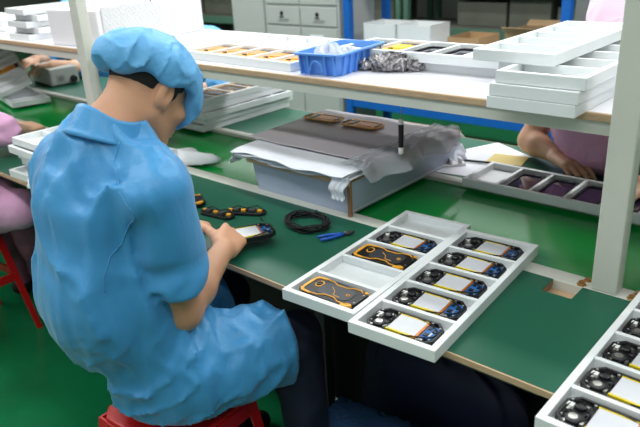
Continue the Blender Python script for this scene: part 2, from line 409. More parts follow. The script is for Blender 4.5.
# orange phones in shelf tray: tray origin rotated 88 deg, long axis toward -x
def make_orange():
    t = thing('orange_phone', '', 'phone', group='orange phone backs on the shelf')
    b = MB(); b.prism(octa(.150, .080, .014), 0, .013); b.build('body', 'orange', t, bevel=.001)
    b = MB(); b.prism(octa(.060, .050, .010, .01, 0), .013, .0155); b.prism([(-.07, -.02), (-.05, -.03), (-.045, .03), (-.07, .02)], .013, .0155); b.build('back_plate', 'orange_deep', t)
    b = MB(); b.box(.048, .066, -.03, .03, .013, .015); b.lathe([(.008, 0), (.008, .004)], (-.036, .01, .013), 12); build_each(b, 'grip', 'black_plastic', t)
    return t
og = make_orange(); pos = [in_tray((-1.375, 1.405, ZS+.0003), 88, k) for k in range(5)]
posn = ['rightmost', 'second from right', 'middle', 'second from left', 'leftmost']
for k in range(5):
    lab = 'orange phone back, '+posn[k]+' in the shelf tray beside the blue bin'
    if k == 0: og.location = pos[0]; og.rotation_euler = (0, 0, R(88)); og['label'] = lab
    else: place(og, lab, *pos[k], R(88+random.uniform(-2, 2)))
def make_front():
    t = thing('glass_phone', '', 'phone', group='dark glass phone fronts')
    b = MB(); b.ring(octa(.150, .082, .012), octa(.130, .066, .008), 0, .011); b.prism(octa(.134, .070, .008), 0, .004); b.build('bezel', 'screen_frame', t, bevel=.0008)
    MB().prism(octa(.129, .065, .007), .004, .0075).build('glass', 'screen_reflection_tint', t)
    b = MB()
    for x, y in ((-.07, -.03), (-.07, .03), (.07, -.03), (.07, .03), (0, -.037), (0, .037), (-.035, .037), (.035, -.037)): b.lathe([(.002, 0), (.002, .0015)], (x, y, .0105), 8)
    build_each(b, 'screw', 'steel', t)
    b = MB(); b.box(-.071, -.067, -.012, .012, .009, .0122); b.box(.067, .071, -.018, -.004, .009, .0122); build_each(b, 'contact', 'silver', t)
    return t
fr = make_front()
lst = [(0, 'dark glass phone front in the far tray slot behind the grey post'), (1, 'dark reflection tinted phone front just left of the grey post, in the far tray'), (2, 'dark reflection tinted phone front in the middle slot of the far tray'), (3, 'dark reflection tinted phone front nearest the empty slot of the far tray')]
for i, (k, lab) in enumerate(lst):
    p = in_tray((-.455, 1.735, .7502), 90, k)
    if i == 0: fr.location = p; fr.rotation_euler = (0, 0, R(90)); fr['label'] = lab
    else: place(fr, lab, *p, R(90+random.uniform(-2, 2)))
for k, nm in ((1, 'right hand'), (2, 'middle'), (4, 'left hand')):
    place(fr, 'dark phone front, '+nm+' one in the upper tray on middle of shelf', *in_tray((-.80, 1.575, ZS+.0271), 91, k), R(91))
yp = copy_tree(og, 'yellow phone back between dark ones in the upper tray on middle of shelf', in_tray((-.80, 1.575, ZS+.0271), 91, 3), (0, 0, R(91)))
yp.children[0].material_slots[0].link = 'OBJECT'; yp.children[0].material_slots[0].material = MATS['yellow_tape']
for k in range(3):
    place(rp, 'black and orange phone, '+['front', 'middle', 'back'][k]+' one in the top tray behind the worker\'s face', *in_tray((-2.401, 1.69, .7502+4*.0268), 0, k+1), 0)

# ------------------------------------------------------------------ small things on the near table
def smooth_noise(x, y, seed=0):
    return (math.sin(x*1.7+seed*3.1+1.3*math.sin(y*1.1+seed))+math.sin(y*2.3+seed*1.7+1.1*math.sin(x*.9-seed))+math.sin((x+y)*1.3+seed*.7))/3
# coil of black cable
t = thing('cable_coil', 'coil of thin black cable lying on the green table', 'cable', (-1.178, 1.230, .7502), R(-8))
for j in range(5):
    pts = []
    for k in range(130):
        a = 2*PI*k/26; q = k*.37+j*2.1
        rr = 1+.10*math.sin(q)+.05*math.sin(3.3*q+j)
        pts.append((.064*rr*math.cos(a), .050*rr*math.sin(a), .0035+.009*(.5+.5*math.sin(q*1.3+j))+.002*j))
    MB().tube(pts, .0017, 5).build('strand', 'black_matte', t, smooth=True)
for j, (x, y, dx, dy) in enumerate(((.02, .04, .03, .0), (.04, .02, .02, .015), (.0, .045, -.03, .01), (.03, .035, -.05, -.02))):
    MB().tube([(x, y, .012), (x+dx*.3, y+dy*.3+.004, .022), (x+dx*.7, y+dy*.7, .024), (x+dx, y+dy-.006, .010)], .0011, 5).build('cable_end', 'black_matte', t, smooth=True)
# pliers
t = thing('pliers', 'small cutting pliers with blue handles on the green table', 'pliers', (-1.055, 1.222, .7502), R(62))
for s in (-1, 1):
    MB().tube([(-.058, s*.010, .006), (-.04, s*.011, .006), (-.02, s*.009, .006), (.0, s*.005, .006), (.012, s*.002, .006)], [.0035, .0045, .0045, .004, .003], 10).build('handle', 'pliers_blue', t, smooth=True)
    MB().prism([(.010, s*.001), (.022, s*.009), (.032, s*.006), (.044, s*.0008), (.030, s*.0003)][::s], .003, .009).build('jaw', 'dark_grey', t, bevel=.0008)
MB().lathe([(.0045, 0), (.0045, .009), (.003, .0095)], (.018, 0, .002), 14).build('pivot', 'steel', t)
# spare screw bit
t = thing('small_connector', 'tiny black connector piece lying alone between phone parts and cable coil', 'connector', (-1.312, 1.182, .7502), R(-30))
MB().box(-.010, .004, -.003, .003, 0, .005).build('body', 'black_plastic', t, bevel=.0008)
MB().cyl((.004, 0, .0025), (.013, .002, .0025), .0016, n=8).build('plug', 'dark_grey', t)
# dismantled frame beyond the hands
def loose_frame(label, loc, rz, tilt=0):
    t = thing('dismantled_phone', label, 'phone part', loc, rz)
    b = MB(); b.ring(octa(.120, .040, .012), octa(.104, .024, .008), 0, .008); b.build('frame', 'black_plastic', t, bevel=.001)
    for x in (-.05, -.01, .04): MB().box(x-.007, x+.007, .000, .010, .004, .011).build('clip', 'orange', t, bevel=.001)
    for x in (-.03, .02): MB().box(x-.009, x+.009, -.012, .004, .004, .016).build('module', 'dark_grey', t, bevel=.001)
    MB().tube([(-.055, .012, .008), (-.03, .018, .016), (0, .012, .012), (.03, .02, .018), (.055, .006, .008)], .0016, 6).build('cable', 'black_matte', t, smooth=True)
    return t
loose_frame('black and orange dismantled phone frame beyond the worker\'s hands, left piece', (-1.445, 1.130, .7502), R(8))
loose_frame('black and orange dismantled phone frame beyond the worker\'s hands, right piece', (-1.385, 1.190, .7502), R(28))
place(ph0, 'opened phone held in the blue dressed worker\'s hands above the table', -1.222, 1.040, .775, R(62))
place(rp, 'black and orange phone lying by the worker\'s left forearm on the table', -1.60, 1.11, .7502, R(60))

def sheet_obj(name, m, parent, fn, nx=40, ny=30, solid=.0008):
    return MB().grid(nx, ny, fn).build(name, m, parent, smooth=True, solid=solid, fix=False)
# crumpled white bag lying on the near rail behind the worker
def bag(name, label, cat, c, rx, ry, h, m, seed, rz=0, group=None):
    b = MB(); n = 40; rows = 14
    for top in (0, 1):
        vs = []
    prof = []
    for i in range(rows+1):
        v = i/rows; z = h*math.sin(v*PI/2); r = math.cos(v*PI/2)**.6 if i < rows else 0
        for k in range(n):
            a = 2*PI*k/n
            w = 1+.16*math.sin(3*a+seed)+.10*math.sin(5*a+seed*2)+.07*math.sin(9*a+seed+4*v)+.04*math.sin(17*a+9*v)
            zz = z*(1+.35*math.sin(4*a+seed*1.3+3*v)+.25*math.sin(7*a-seed+6*v)*(1-v))
            prof.append((rx*r*w*math.cos(a), ry*r*w*math.sin(a), max(0.0006, zz)))
    fs = [(i*n+k, i*n+(k+1) % n, (i+1)*n+(k+1) % n, (i+1)*n+k) for i in range(rows) for k in range(n)]
    fs.append(tuple(range(n-1, -1, -1)))
    b.add(prof, fs); o = b.build(name, m, smooth=True, loc=c); o.rotation_euler = (0, 0, rz)
    return tag(o, label, cat, group)
bag('plastic_bag', 'crumpled white plastic bag on belt rail below the worker\'s chin', 'bag', (-1.96, 1.385, .7505), .125, .07, .038, 'bag_white', 1.3, R(35))
bag('plastic_bag', 'crumpled white plastic bag at the foot of the tray stack by left shoulder', 'bag', (-2.13, .985, .7505), .09, .055, .035, 'bag_white', 2.6, R(20))

# ------------------------------------------------------------------ frosted bin across the belt with sheets on top
bn = thing('plastic_bin', 'frosted plastic bin standing across the belt under sheets of film', 'bin', (-1.31, 1.63, .7505))
X0, X1, Y0, Y1 = -.205, .195, -.285, .30; H = .110
def wallq(p, q, name='side_panel'):
    # slightly tapered thin wall between two rim corners
    (xa, ya), (xb, yb) = p, q; f = .955
    b = MB(); T = .0025
    n = Vector((yb-ya, xa-xb, 0)).normalized()*T
    vs = [(xa*f, ya*f, 0), (xb*f, yb*f, 0), (xb, yb, H), (xa, ya, H)]
    vs += [(v[0]-n.x, v[1]-n.y, v[2]) for v in vs]
    b.add(vs, [(0, 1, 2, 3), (7, 6, 5, 4), (0, 4, 5, 1), (1, 5, 6, 2), (2, 6, 7, 3), (3, 7, 4, 0)]); return b.build(name, 'bin_frost', bn)
cs = [(X0, Y0), (X1, Y0), (X1, Y1), (X0, Y1)]
for i in range(4): wallq(cs[i], cs[(i+1) % 4])
MB().box(X0*.955, X1*.955, Y0*.955, Y1*.955, 0, .003).build('bottom_panel', 'bin_frost', bn)
b = MB(); b.ring([(X0-.008, Y0-.008), (X1+.008, Y0-.008), (X1+.008, Y1+.008), (X0-.008, Y1+.008)], [(X0, Y0), (X1, Y0), (X1, Y1), (X0, Y1)], H-.006, H); b.build('rim', 'brown_board', bn, bevel=.001)
MB().box(X0-.008, X1+.008, Y0-.014, Y0-.008, H-.014, H+.001).build('front_strip', 'ply_edge', bn)
MB().box(X1-.006, X1+.004, Y0-.006, Y0+.004, .0, H-.006).build('corner_strip', 'brown_board', bn)
MB().box(X0+.008, X1-.008, Y0+.012, Y1-.01, .003, .070).build('contents', 'film_white', bn, bevel=.004)
MB().box(X0, X1, Y0, Y1, H, H+.004).build('lid_board', 'brown_board', bn)
ZB = .7505+H+.0045
# white foam sheets in a pile draped along the front
sg = 'white foam sheets on the bin'
for k in range(5):
    def fn(u, v, k=k):
        x = -1.565+u*.465+.006*math.sin(k*2.2); y = 1.315+.004*math.sin(k*3+u*9)-.006*k*(.5)+v*(.135)+.02*u*math.sin(k)
        d = max(0, (.22-v))/.22
        z = ZB+.0035+k*.0045+.0022*math.sin(u*9+k*1.3+v*3)*(1-v*.5)-.005*d*d*(1-.12*k)-(.003*d*math.sin(u*21+k*1.9))
        return (x, y, z)
    o = sheet_obj('foam_sheet', 'film_white', None, fn, 60, 14, .0016)
    tag(o, 'white foam sheet on the front of the frosted bin, '+['lowest', 'second lowest', 'middle', 'second highest', 'top'][k]+' of the pile', 'sheet', sg)
# dark antistatic film over the whole lid
def fn(u, v):
    x = -1.60-.06*v+u*(.52+.06*v); y = 1.415+v*.50
    z = ZB+.030-.016*v+.0025*smooth_noise(u*9, v*7, 2)-.02*max(0, (u-.93)/.07)**2-.014*max(0, (v-.93)/.07)
    return (x, y, z)
tag(sheet_obj('antistatic_film', 'film_dark', None, fn, 60, 50, .001), 'grey translucent antistatic film spread over the frosted bin', 'film')
# clear wrap hanging over the right edge
def fn(u, v):
    y = 1.36+v*.50+.012*math.sin(u*7+v*3); s = u*.13
    if s < .085: x, z = -1.165+s, ZB+.033+.004*smooth_noise(u*14, v*16, 5)
    else: x, z = -1.080+(s-.085)*.75, ZB+.033-(s-.085)*.95+.004*smooth_noise(u*14, v*16, 5)
    x += .016*math.sin(v*13+u*4)*u+.008*math.sin(v*29)*u
    return (x, y, z)
tag(sheet_obj('plastic_wrap', 'film_clear', None, fn, 50, 70, .0006), 'crumpled clear plastic wrap hanging over right edge of the frosted bin', 'film')
def fn(u, v):
    x = -1.150+u*.065-.02*v*u+.003*math.sin(v*9); y = 1.312-.004*v+.0025*math.sin(u*19)+.004*math.sin(v*9)
    return (x, y-.010, ZB+.018-v*.070)
tag(sheet_obj('plastic_wrap', 'film_white', None, fn, 30, 24, .0008), 'white film flap hanging down the front right corner of the frosted bin', 'film')
def fn(u, v):
    x = -1.590+u*.03; y = 1.315+v*.05+.004*math.sin(u*14); return (x-.004*math.sin(v*20), y, ZB+.012-(1-u)*.045)
tag(sheet_obj('plastic_wrap', 'film_white', None, fn, 12, 20, .0008), 'white film flap folded down at the front left corner of the frosted bin', 'film')
# two amber circuit boards
def amber(label, loc, rz):
    t = thing('amber_board', label, 'circuit board', loc, rz, 'amber boards on the film')
    MB().prism(octa(.150, .082, .016), 0, .002).build('board', 'orange', t)
    MB().ring(octa(.150, .082, .016), octa(.120, .052, .01), .002, .0035).build('border', 'orange', t)
    MB().box(-.045, -.028, -.024, .024, .002, .005).build('green_strip', 'mat_green', t)
    MB().box(-.015, .045, -.020, .022, .002, .0035).build('copper_area', 'orange_deep', t)
    MB().box(-.018, .048, .022, .025, .002, .005).build('black_line', 'black_plastic', t)
    for x in (-.066, .064): MB().box(x-.005, x+.005, -.02, .02, .002, .006).build('connector', 'black_plastic', t)
    return t
amber('amber and green circuit panel on grey film, left one on the frosted bin', (-1.548, 1.735, ZB+.028), R(4))
amber('amber and green circuit panel on grey film, right one on the frosted bin', (-1.372, 1.735, ZB+.028), R(3))
# crumpled clear packaging right of the bin and tape dispenser like white piece
bag('plastic_bag', 'crumpled clear plastic packaging on far table, right of frosted bin', 'bag', (-1.185, 1.975, .7505), .075, .06, .04, 'bag_clear', 4.2, R(10))
t = thing('tape_dispenser', 'white plastic tool holder lying beside the papers on far table', 'holder', (-1.115, 1.88, .7505), R(50))
MB().box(-.05, .05, -.018, .018, 0, .010).build('base', 'white_plastic', t, bevel=.003)
for x in (-.035, 0, .035): MB().box(x-.004, x+.004, -.016, .016, .010, .026).build('rib', 'white_plastic', t, bevel=.002)

# hanging electric screwdriver
t = thing('electric_screwdriver', 'slim black and white electric screwdriver hanging on a cord from the shelf', 'screwdriver', (-1.050, 1.50, .905))
MB().lathe([(.0055, .012), (.0075, .018), (.0078, .085), (.006, .092)], (0, 0, 0), 16).build('grip', 'black_plastic', t, smooth=True)
MB().lathe([(.0035, 0), (.0075, .003), (.0078, .020), (.0070, .024)], (0, 0, 0), 16).build('nose_cap', 'white_plastic', t, smooth=True)
MB().lathe([(.0068, .086), (.0072, .092), (.0065, .102), (.003, .106)], (0, 0, 0), 16).build('tail_cap', 'white_plastic', t, smooth=True)
MB().tube([(0, 0, .104), (.0006, 0, .13), (-.0004, 0, .165), (0, 0, .205)], .0013, 8).build('cord', 'steel', t)
MB().cyl((0, 0, -.012), (0, 0, .002), .0018, n=8).build('bit', 'steel', t)

# papers, pen and note on far table
t = tag(MB().prism([(-.10, -.13), (.09, -.15), (.11, .12), (-.09, .14)], 0, .0006).build('paper_sheet', 'paper', loc=(-1.075, 2.04, .7502)), 'white paper sheet on the far green table, upper one under the black pen', 'paper', 'papers on far table')
t.rotation_euler = (0, 0, R(-22))
t = tag(MB().prism([(-.09, -.09), (.09, -.10), (.10, .08), (-.10, .09)], 0, .0005).build('paper_sheet', 'paper', loc=(-1.10, 1.90, .7509)), 'white paper sheet close to the belt rail beside the clear packaging', 'paper', 'papers on far table')
t.rotation_euler = (0, 0, R(12))
t = tag(MB().prism([(-.06, -.05), (.06, -.05), (.06, .05), (-.06, .05)], 0, .0006).build('paper_note', 'paper_yellow', loc=(-.985, 2.04, .7515)), 'pale yellow paper note beside the white sheets', 'paper')
t.rotation_euler = (0, 0, R(10))
t = thing('pen', 'black pen lying across the white papers', 'pen', (-1.04, 1.955, .7572), R(14))
MB().cyl((-.06, 0, 0), (.045, 0, 0), .004, n=12).build('barrel', 'black_plastic', t, smooth=False)
MB().cyl((.045, 0, 0), (.06, 0, 0), .0035, .001, n=12).build('tip', 'steel', t)
t = thing('metal_part', 'small silver metal part beside the pink dressed worker\'s hand', 'part', (-.745, 1.985, .7502), R(-8))
MB().box(-.035, .030, -.012, .012, 0, .006).build('plate', 'steel', t, bevel=.001)
MB().box(-.020, .020, -.006, .006, .006, .009).build('slot', 'black_plastic', t)

# ------------------------------------------------------------------ things on the shelf
# blue bin, its length runs away from the camera
t = thing('blue_basket', 'blue plastic parts basket with clear bags, standing on the shelf', 'basket', (-1.278, 1.520, ZS+.0006), R(7))
W, L, HB = .075, .125, .062
def rim(s, e=0): return octa(2*(W*s+e), 2*(L*s+e), .010)
b = MB()
o_ = [rim(.86), rim(.93), rim(1.0)]; zs_ = [0, HB*.5, HB]
vs = []; n = 8
for P, z in zip(o_, zs_): vs += [(x, y, z) for x, y in P]
inn = [rim(1.0, -.003), rim(.93, -.003), rim(.86, -.003)]; zi = [HB, HB*.5, .003]
for P, z in zip(inn, zi): vs += [(x, y, z) for x, y in P]
fs = [(l*n+i, l*n+(i+1) % n, (l+1)*n+(i+1) % n, (l+1)*n+i) for l in range(5) for i in range(n)]
fs += [tuple(range(n-1, -1, -1)), tuple(5*n+i for i in range(n))]
b.add(vs, fs); b.build('shell', 'crate_blue', t)
MB().ring(octa(2*W+.014, 2*L+.014, .012), octa(2*W-.002, 2*L-.002, .010), HB-.006, HB).build('rim', 'crate_blue', t, bevel=.001)
for s in (-1, 1):
    for k in range(7):
        y = -.10+k*.0333
        MB().add([(s*W*.86, y-.002, .002), (s*W*.86, y+.002, .002), (s*(W*.86+.010), y+.002, .002), (s*(W*.86+.010), y-.002, .002),
                  (s*W, y-.002, HB-.005), (s*W, y+.002, HB-.005), (s*(W+.006), y+.002, HB-.005), (s*(W+.006), y-.002, HB-.005)],
                 [(0, 1, 2, 3), (4, 5, 6, 7), (0, 1, 5, 4), (1, 2, 6, 5), (2, 3, 7, 6), (3, 0, 4, 7)]).build('rib', 'crate_blue', t)
    for k in (-2, -1, 1, 2):
        x = k*.028
        MB().add([(x-.002, s*L*.86, .002), (x+.002, s*L*.86, .002), (x+.002, s*(L*.86+.016), .002), (x-.002, s*(L*.86+.016), .002),
                  (x-.002, s*L, HB-.005), (x+.002, s*L, HB-.005), (x+.002, s*(L+.006), HB-.005), (x-.002, s*(L+.006), HB-.005)],
                 [(0, 1, 2, 3), (4, 5, 6, 7), (0, 1, 5, 4), (1, 2, 6, 5), (2, 3, 7, 6), (3, 0, 4, 7)]).build('rib', 'crate_blue', t)
    # rounded label pocket
    pts = [(.020*math.cos(a), s*(L*.955+.008+.004*math.sin(a)), .014+.028*math.sin(a)) for a in [PI*k/14 for k in range(15)]]
    MB().tube(pts, .003, 8).build('handle_arch', 'crate_blue', t)
bag('plastic_bag', 'crumpled clear bag heaped at the front inside the blue basket', 'bag', (-1.275, 1.465, ZS+.030), .048, .045, .038, 'bag_clear', 5.1)
bag('plastic_bag', 'crumpled clear bag at the back inside the blue basket', 'bag', (-1.29, 1.565, ZS+.022), .05, .05, .026, 'bag_clear', 7.7)
# white foam box, broken upper corner
t = thing('foam_box', 'large white foam box with crumbled corner standing on the shelf', 'box', (-2.60, 1.68, ZS+.0006), R(4))
hx, hy, hz = .17, .275, .142
b = MB(); b.ring([(-hx, -hy), (hx, -hy), (hx, hy), (-hx, hy)], [(-hx+.03, -hy+.03), (hx-.03, -hy+.03), (hx-.03, hy-.03), (-hx+.03, hy-.03)], 0, hz)
b.build('wall', 'foam_white', t, bevel=.004)
MB().box(-hx+.03, hx-.03, -hy+.03, hy-.03, 0, hz-.012).build('filling', 'paper', t, bevel=.006)
def fn(u, v):
    y = -hy+.02+u*.30; z = .004+v*(hz+.006)
    e = math.sin(PI*min(1, u*1.05))**.5 if u < .95 else .0
    x = hx+.002+.004*e+.0018*math.sin(u*97+v*41)+.0015*math.sin(v*83-u*57)
    return (x, y, z+.004*math.sin(u*23)*v)
sheet_obj('crumbled_face', 'foam_rough', t, fn, 60, 30, .003)
# small clip on box rim
tag(MB().box(-.01, .01, -.004, .004, 0, .012).build('clip', 'black_plastic', loc=(-2.445, 1.70, ZS+.1435), bevel=.002), 'tiny black clip on the rim of the white foam box', 'clip')
# white foam slab lying behind the box stack
t = tag(MB().box(-.30, .30, -.10, .10, 0, .06).build('foam_slab', 'foam_white', loc=(-3.75, 1.62, ZS+.0006), bevel=.004), 'white foam slab on the shelf at the far left', 'foam')

# ------------------------------------------------------------------ far table, left: power unit
t = thing('power_supply', 'small grey bench power unit with black knob on far table', 'power unit', (-3.93, 1.965, .7502), R(-8))
MB().box(-.16, .16, -.085, .085, .006, .105).build('case', 'psu_grey', t, bevel=.005)
MB().box(.1605, .1635, -.078, .078, .012, .099).build('front_panel', 'psu_grey', t, bevel=.002)
MB().box(.163, .166, -.048, .006, .022, .070).build('socket', 'cabinet_side', t, bevel=.002)
MB().lathe([(.016, 0), (.016, .003), (.012, .004)], (0, 0, 0), 16, M=Matrix.Translation((.166, -.021, .046)) @ Matrix.Rotation(PI/2, 4, 'Y')).build('socket_ring', 'cabinet_dark', t)
MB().lathe([(.020, 0), (.018, .024), (.010, .026)], (0, 0, 0), 18, M=Matrix.Translation((.163, .050, .034)) @ Matrix.Rotation(PI/2, 4, 'Y')).build('knob', 'black_plastic', t)
for x in (-.13, .13):
    for y in (-.06, .06): MB().lathe([(.010, 0), (.010, .006)], (x, y, 0), 10).build('foot', 'black_plastic', t)
# tray held tilted by the blue worker at the left, and tray under it on the rail
HT = tray('white slotted tray held tilted by the blue dressed worker at far left', -3.62, 1.47, .778, (R(14), R(-18), R(68)))
tray('white slotted tray lying on the far rail below the tilted one', -3.46, 1.47, .7502, (0, 0, R(78)))
og2 = copy_tree(og, 'orange phone in the tilted tray at the far left', (-3.84, 1.65, .875), (R(14), R(-18), R(68)))

# ------------------------------------------------------------------ background: cabinets, racks, boxes
def cabinet(label, x0, x1, y, h, marks=True):
    t = thing('metal_cabinet', label, 'cabinet', ((x0+x1)/2, y, 0), 0, 'grey metal cabinets')
    w = (x1-x0)/2
    MB().box(-w, w, .012, .45, 0, h).build('body', 'cabinet_grey', t, bevel=.004)
    rows = [(.04, .825), (.845, .985), (1.005, 1.40)] if marks else [(.04, 1.40)]
    for z0, z1 in rows:
        for s in ((-1, 1) if marks else (0,)):
            a, b_ = (-w+.02, -.006) if s == -1 else ((.006, w-.02) if s == 1 else (-w+.02, w-.02))
            d = MB().box(a, b_, 0, .012, z0, z1).build('door', 'cabinet_grey', t, bevel=.003)
            if z1 < 1 and z0 > .5:
                c = (a+b_)/2
                MB().box(c-.06, c+.06, -.002, 0, .868, .873).build('printed_line', 'cabinet_dark', d)
                MB().box(c-.04, c+.07, -.002, 0, .880, .888).build('printed_line', 'cabinet_dark', d)
                MB().lathe([(.020, 0), (.020, .002)], (0, 0, 0), 6, M=Matrix.Translation((c-.01, 0, .930)) @ Matrix.Rotation(PI/2, 4, 'X')).build('printed_mark', 'black_matte', d)
                MB().box(c-.035, c+.012, -.002, 0, .897, .908).build('printed_mark', 'black_matte', d)
    if marks:
        lb = MB().box(.10, .24, -.003, 0, .66, .775).build('paper_label', 'paper', t)
        for z in (.69, .71, .73): MB().box(.12, .22, -.005, -.003, z, z+.006).build('printed_line', 'cabinet_grey', lb)
    return t
cabinet('grey metal cabinet with small printed marks and white paper label, background', -4.17, -3.37, 4.0, 1.9)
cabinet('plain grey metal cabinet left of the marked one, background', -4.62, -4.19, 4.03, 1.9, False)
def rack(name, label, x0, x1, y0, y1, zs, m, h=2.2, group=None):
    t = thing(name, label, 'rack', ((x0+x1)/2, (y0+y1)/2, 0), 0, group); w, d = (x1-x0)/2, (y1-y0)/2
    for sx in (-1, 1):
        for sy in (-1, 1): MB().box(sx*w-.028, sx*w+.028, sy*d-.028, sy*d+.028, 0, h).build('post', m, t, bevel=.003)
    for z in zs:
        for sy in (-1, 1): MB().box(-w+.028, w-.028, sy*d-.018, sy*d+.018, z-.045, z+.045).build('beam', m, t, bevel=.003)
        for sx in (-1, 1): MB().box(sx*w-.015, sx*w+.015, -d+.028, d-.028, z-.035, z+.035).build('side_beam', m, t)
        MB().box(-w+.01, w-.01, -d+.02, d-.02, z+.045, z+.055).build('deck', 'crate_grey' if m == 'rack_green' else 'box_white', t)
    return t
rack('storage_rack', 'blue steel storage rack with white boxes behind the shelf', -3.29, -1.62, 4.02, 4.50, (.29, .68, 1.55), 'rack_blue')
for i, (x, y) in enumerate(((-3.03, 4.18), (-2.74, 4.20))):
    t = thing('storage_box', 'white cardboard box on the blue rack, '+['left', 'right'][i]+' of the pair', 'box', (x, y, .7355), 0, 'white boxes on the blue rack')
    b = MB(); b.ring([(-.14, -.13), (.14, -.13), (.14, .13), (-.14, .13)], [(-.133, -.123), (.133, -.123), (.133, .123), (-.133, .123)], 0, .14); b.box(-.134, .134, -.124, .124, 0, .01); b.build('carton', 'box_white', t)
    for s in (-1, 1): MB().box(s*.14-(.0 if s < 0 else .0)-.003, s*.14+.003+s*.0, -.13, .13, .141, .144).build('flap', 'box_white', t)
for i, (x, w, lab) in enumerate(((-2.36, .12, 'low brown cardboard box on blue rack beside the white boxes'), (-1.86, .19, 'open brown cardboard box on the blue rack near its right post'))):
    t = thing('carton', lab, 'box', (x, 4.25, .7355), 0, 'brown cartons')
    hh = .07 if i == 0 else .13
    b = MB(); b.ring([(-w, -.15), (w, -.15), (w, .15), (-w, .15)], [(-w+.006, -.144), (w-.006, -.144), (w-.006, .144), (-w+.006, .144)], 0, hh); b.box(-w+.004, w-.004, -.145, .145, 0, .008); b.build('carton', 'cardboard', t)
    if i:
        for s in (-1, 1):
            MB().add([(-w, s*.15, hh), (w, s*.15, hh), (w, s*.21, hh+.03), (-w, s*.21, hh+.03)], [(0, 1, 2, 3)]).build('flap', 'cardboard', t, solid=.004, fix=False)
        MB().box(-w+.02, w-.02, -.12, .12, .02, hh-.01).build('contents', 'black_matte', t)
# green-grey racks along the back wall
zsb = (.15, .55, .95, 1.35)
for i, x in enumerate((-9.6, -7.4, -5.2, -3.0, -.8)):
    lab = ['far left end', 'left, behind the plain cabinet', 'centre left behind the cabinets', 'centre behind the white boxes', 'right behind the brown carton'][i]
    rack('storage_rack', 'green grey metal rack along the back wall, '+lab, x-1.05, x+1.05, 5.9, 6.5, zsb, 'rack_green', 1.9, 'racks along the back wall')
    for j, z in enumerate(zsb):
        for k in range(4):
            if (i*7+j*3+k) % 5 == 4: continue
            w = .20+.03*((i+j+k) % 3)
            t = tag(MB().box(-w, w, -.22, .22, 0, .20+.03*((i*j+k) % 3)).build('grey_crate', 'crate_grey', loc=(x-.74+k*.49, 6.2, z+.0555), bevel=.01),
                    'dull grey crate, '+['first', 'second', 'third', 'fourth'][k]+' from left on the '+['lowest', 'second', 'third', 'top'][j]+' level of the '+['far left', 'left', 'centre left', 'centre', 'right'][i]+' back rack', 'crate', 'crates on the back wall racks')

# ------------------------------------------------------------------ stools
def make_stool(label, loc, rz=0):
    t = thing('stool', label, 'stool', loc, rz, 'red plastic stools')
    MB().prism(octa(.27, .27, .03), .435, .450).build('seat', 'stool_red', t, bevel=.006)
    MB().ring(octa(.275, .275, .03), octa(.262, .262, .03), .395, .437).build('apron', 'stool_red', t, bevel=.003)
    for sx in (-1, 1):
        for sy in (-1, 1):
            M = lambda x, y, z: (x, y, z)
            tx, ty, bx, by = sx*.135, sy*.135, sx*.185, sy*.185; w = .022
            vs = []
            for cx_, cy_, z in ((bx, by, 0), (tx, ty, .436)):
                ww = w*(1.0 if z == 0 else 1.35)
                vs += [(cx_-sx*ww, cy_, z), (cx_, cy_, z), (cx_, cy_-sy*ww, z), (cx_-sx*.006, cy_-sy*ww, z), (cx_-sx*.006, cy_-sy*.006, z), (cx_-sx*ww, cy_-sy*.006, z)]
            n = 6; MB().add(vs, [tuple(range(n)), tuple(range(n, 2*n))]+[(i, (i+1) % n, n+(i+1) % n, n+i) for i in range(n)]).build('leg', 'stool_red', t)
    for s in (-1, 1):
        MB().box(-.15, .15, s*.152-.004, s*.152+.004, .24, .275).build('stretcher', 'stool_red', t)
        MB().box(s*.152-.004, s*.152+.004, -.146, .146, .24, .275).build('stretcher', 'stool_red', t)
    return t
make_stool('red plastic stool under the blue dressed worker', (-1.185, .735, 0), R(4))
make_stool('red plastic stool of the pink dressed neighbour at the left edge', (-2.755, .815, 0), R(3))

# wrapped bundle under the table
t = thing('wrapped_bundle', 'stack of flat packs in dark blue plastic wrap under the table', 'bundle', (-.66, 1.06, 0), R(6))
MB().box(-.36, .36, -.16, .16, 0, .115).build('pallet_board', 'black_matte', t)
for k in range(4):
    def fn(u, v, k=k):
        a = v*2*PI; hx_, hz_ = .155+.006*math.sin(k*2), .0215
        c, s_ = math.cos(a), math.sin(a)
        y = math.copysign(abs(c)**.35, c)*hx_; z = math.copysign(abs(s_)**.6, s_)*hz_
        w = .005*math.sin(u*41+k+3*v)+.004*math.sin(u*83+v*19)+.003*math.sin(u*140-v*31)
        return (-.355+u*.71+.006*math.sin(k*3), y+w, .137+k*.042+z*.95+w*.4)
    MB().grid(50, 24, fn).build('flat_pack', 'blue_wrap', t, smooth=True, fix=False)
t = thing('navy_sack', 'dark navy cloth sack under the near table, behind the wrapped bundle', 'sack', (-.80, 1.325, 0))
def fn(u, v):
    a = u*2*PI; r = (1-.15*v)*(math.sin(min(1, (1-v)*4)*PI/2)**.5 if v > .75 else 1)
    w = 1+.06*math.sin(5*a)+.04*math.sin(9*a+4*v)
    return (.29*r*w*math.cos(a), .055*r*w*math.sin(a), .004+v*.45+.01*math.sin(7*a)*v)
MB().grid(48, 20, fn).build('cloth', 'navy_bag', t, smooth=True, fix=False)

tag(MB().box(-1.86, -1.60, 4.75, 5.0, 0, 3.6).build('trim_1', 'cabinet_side'), kind='structure')

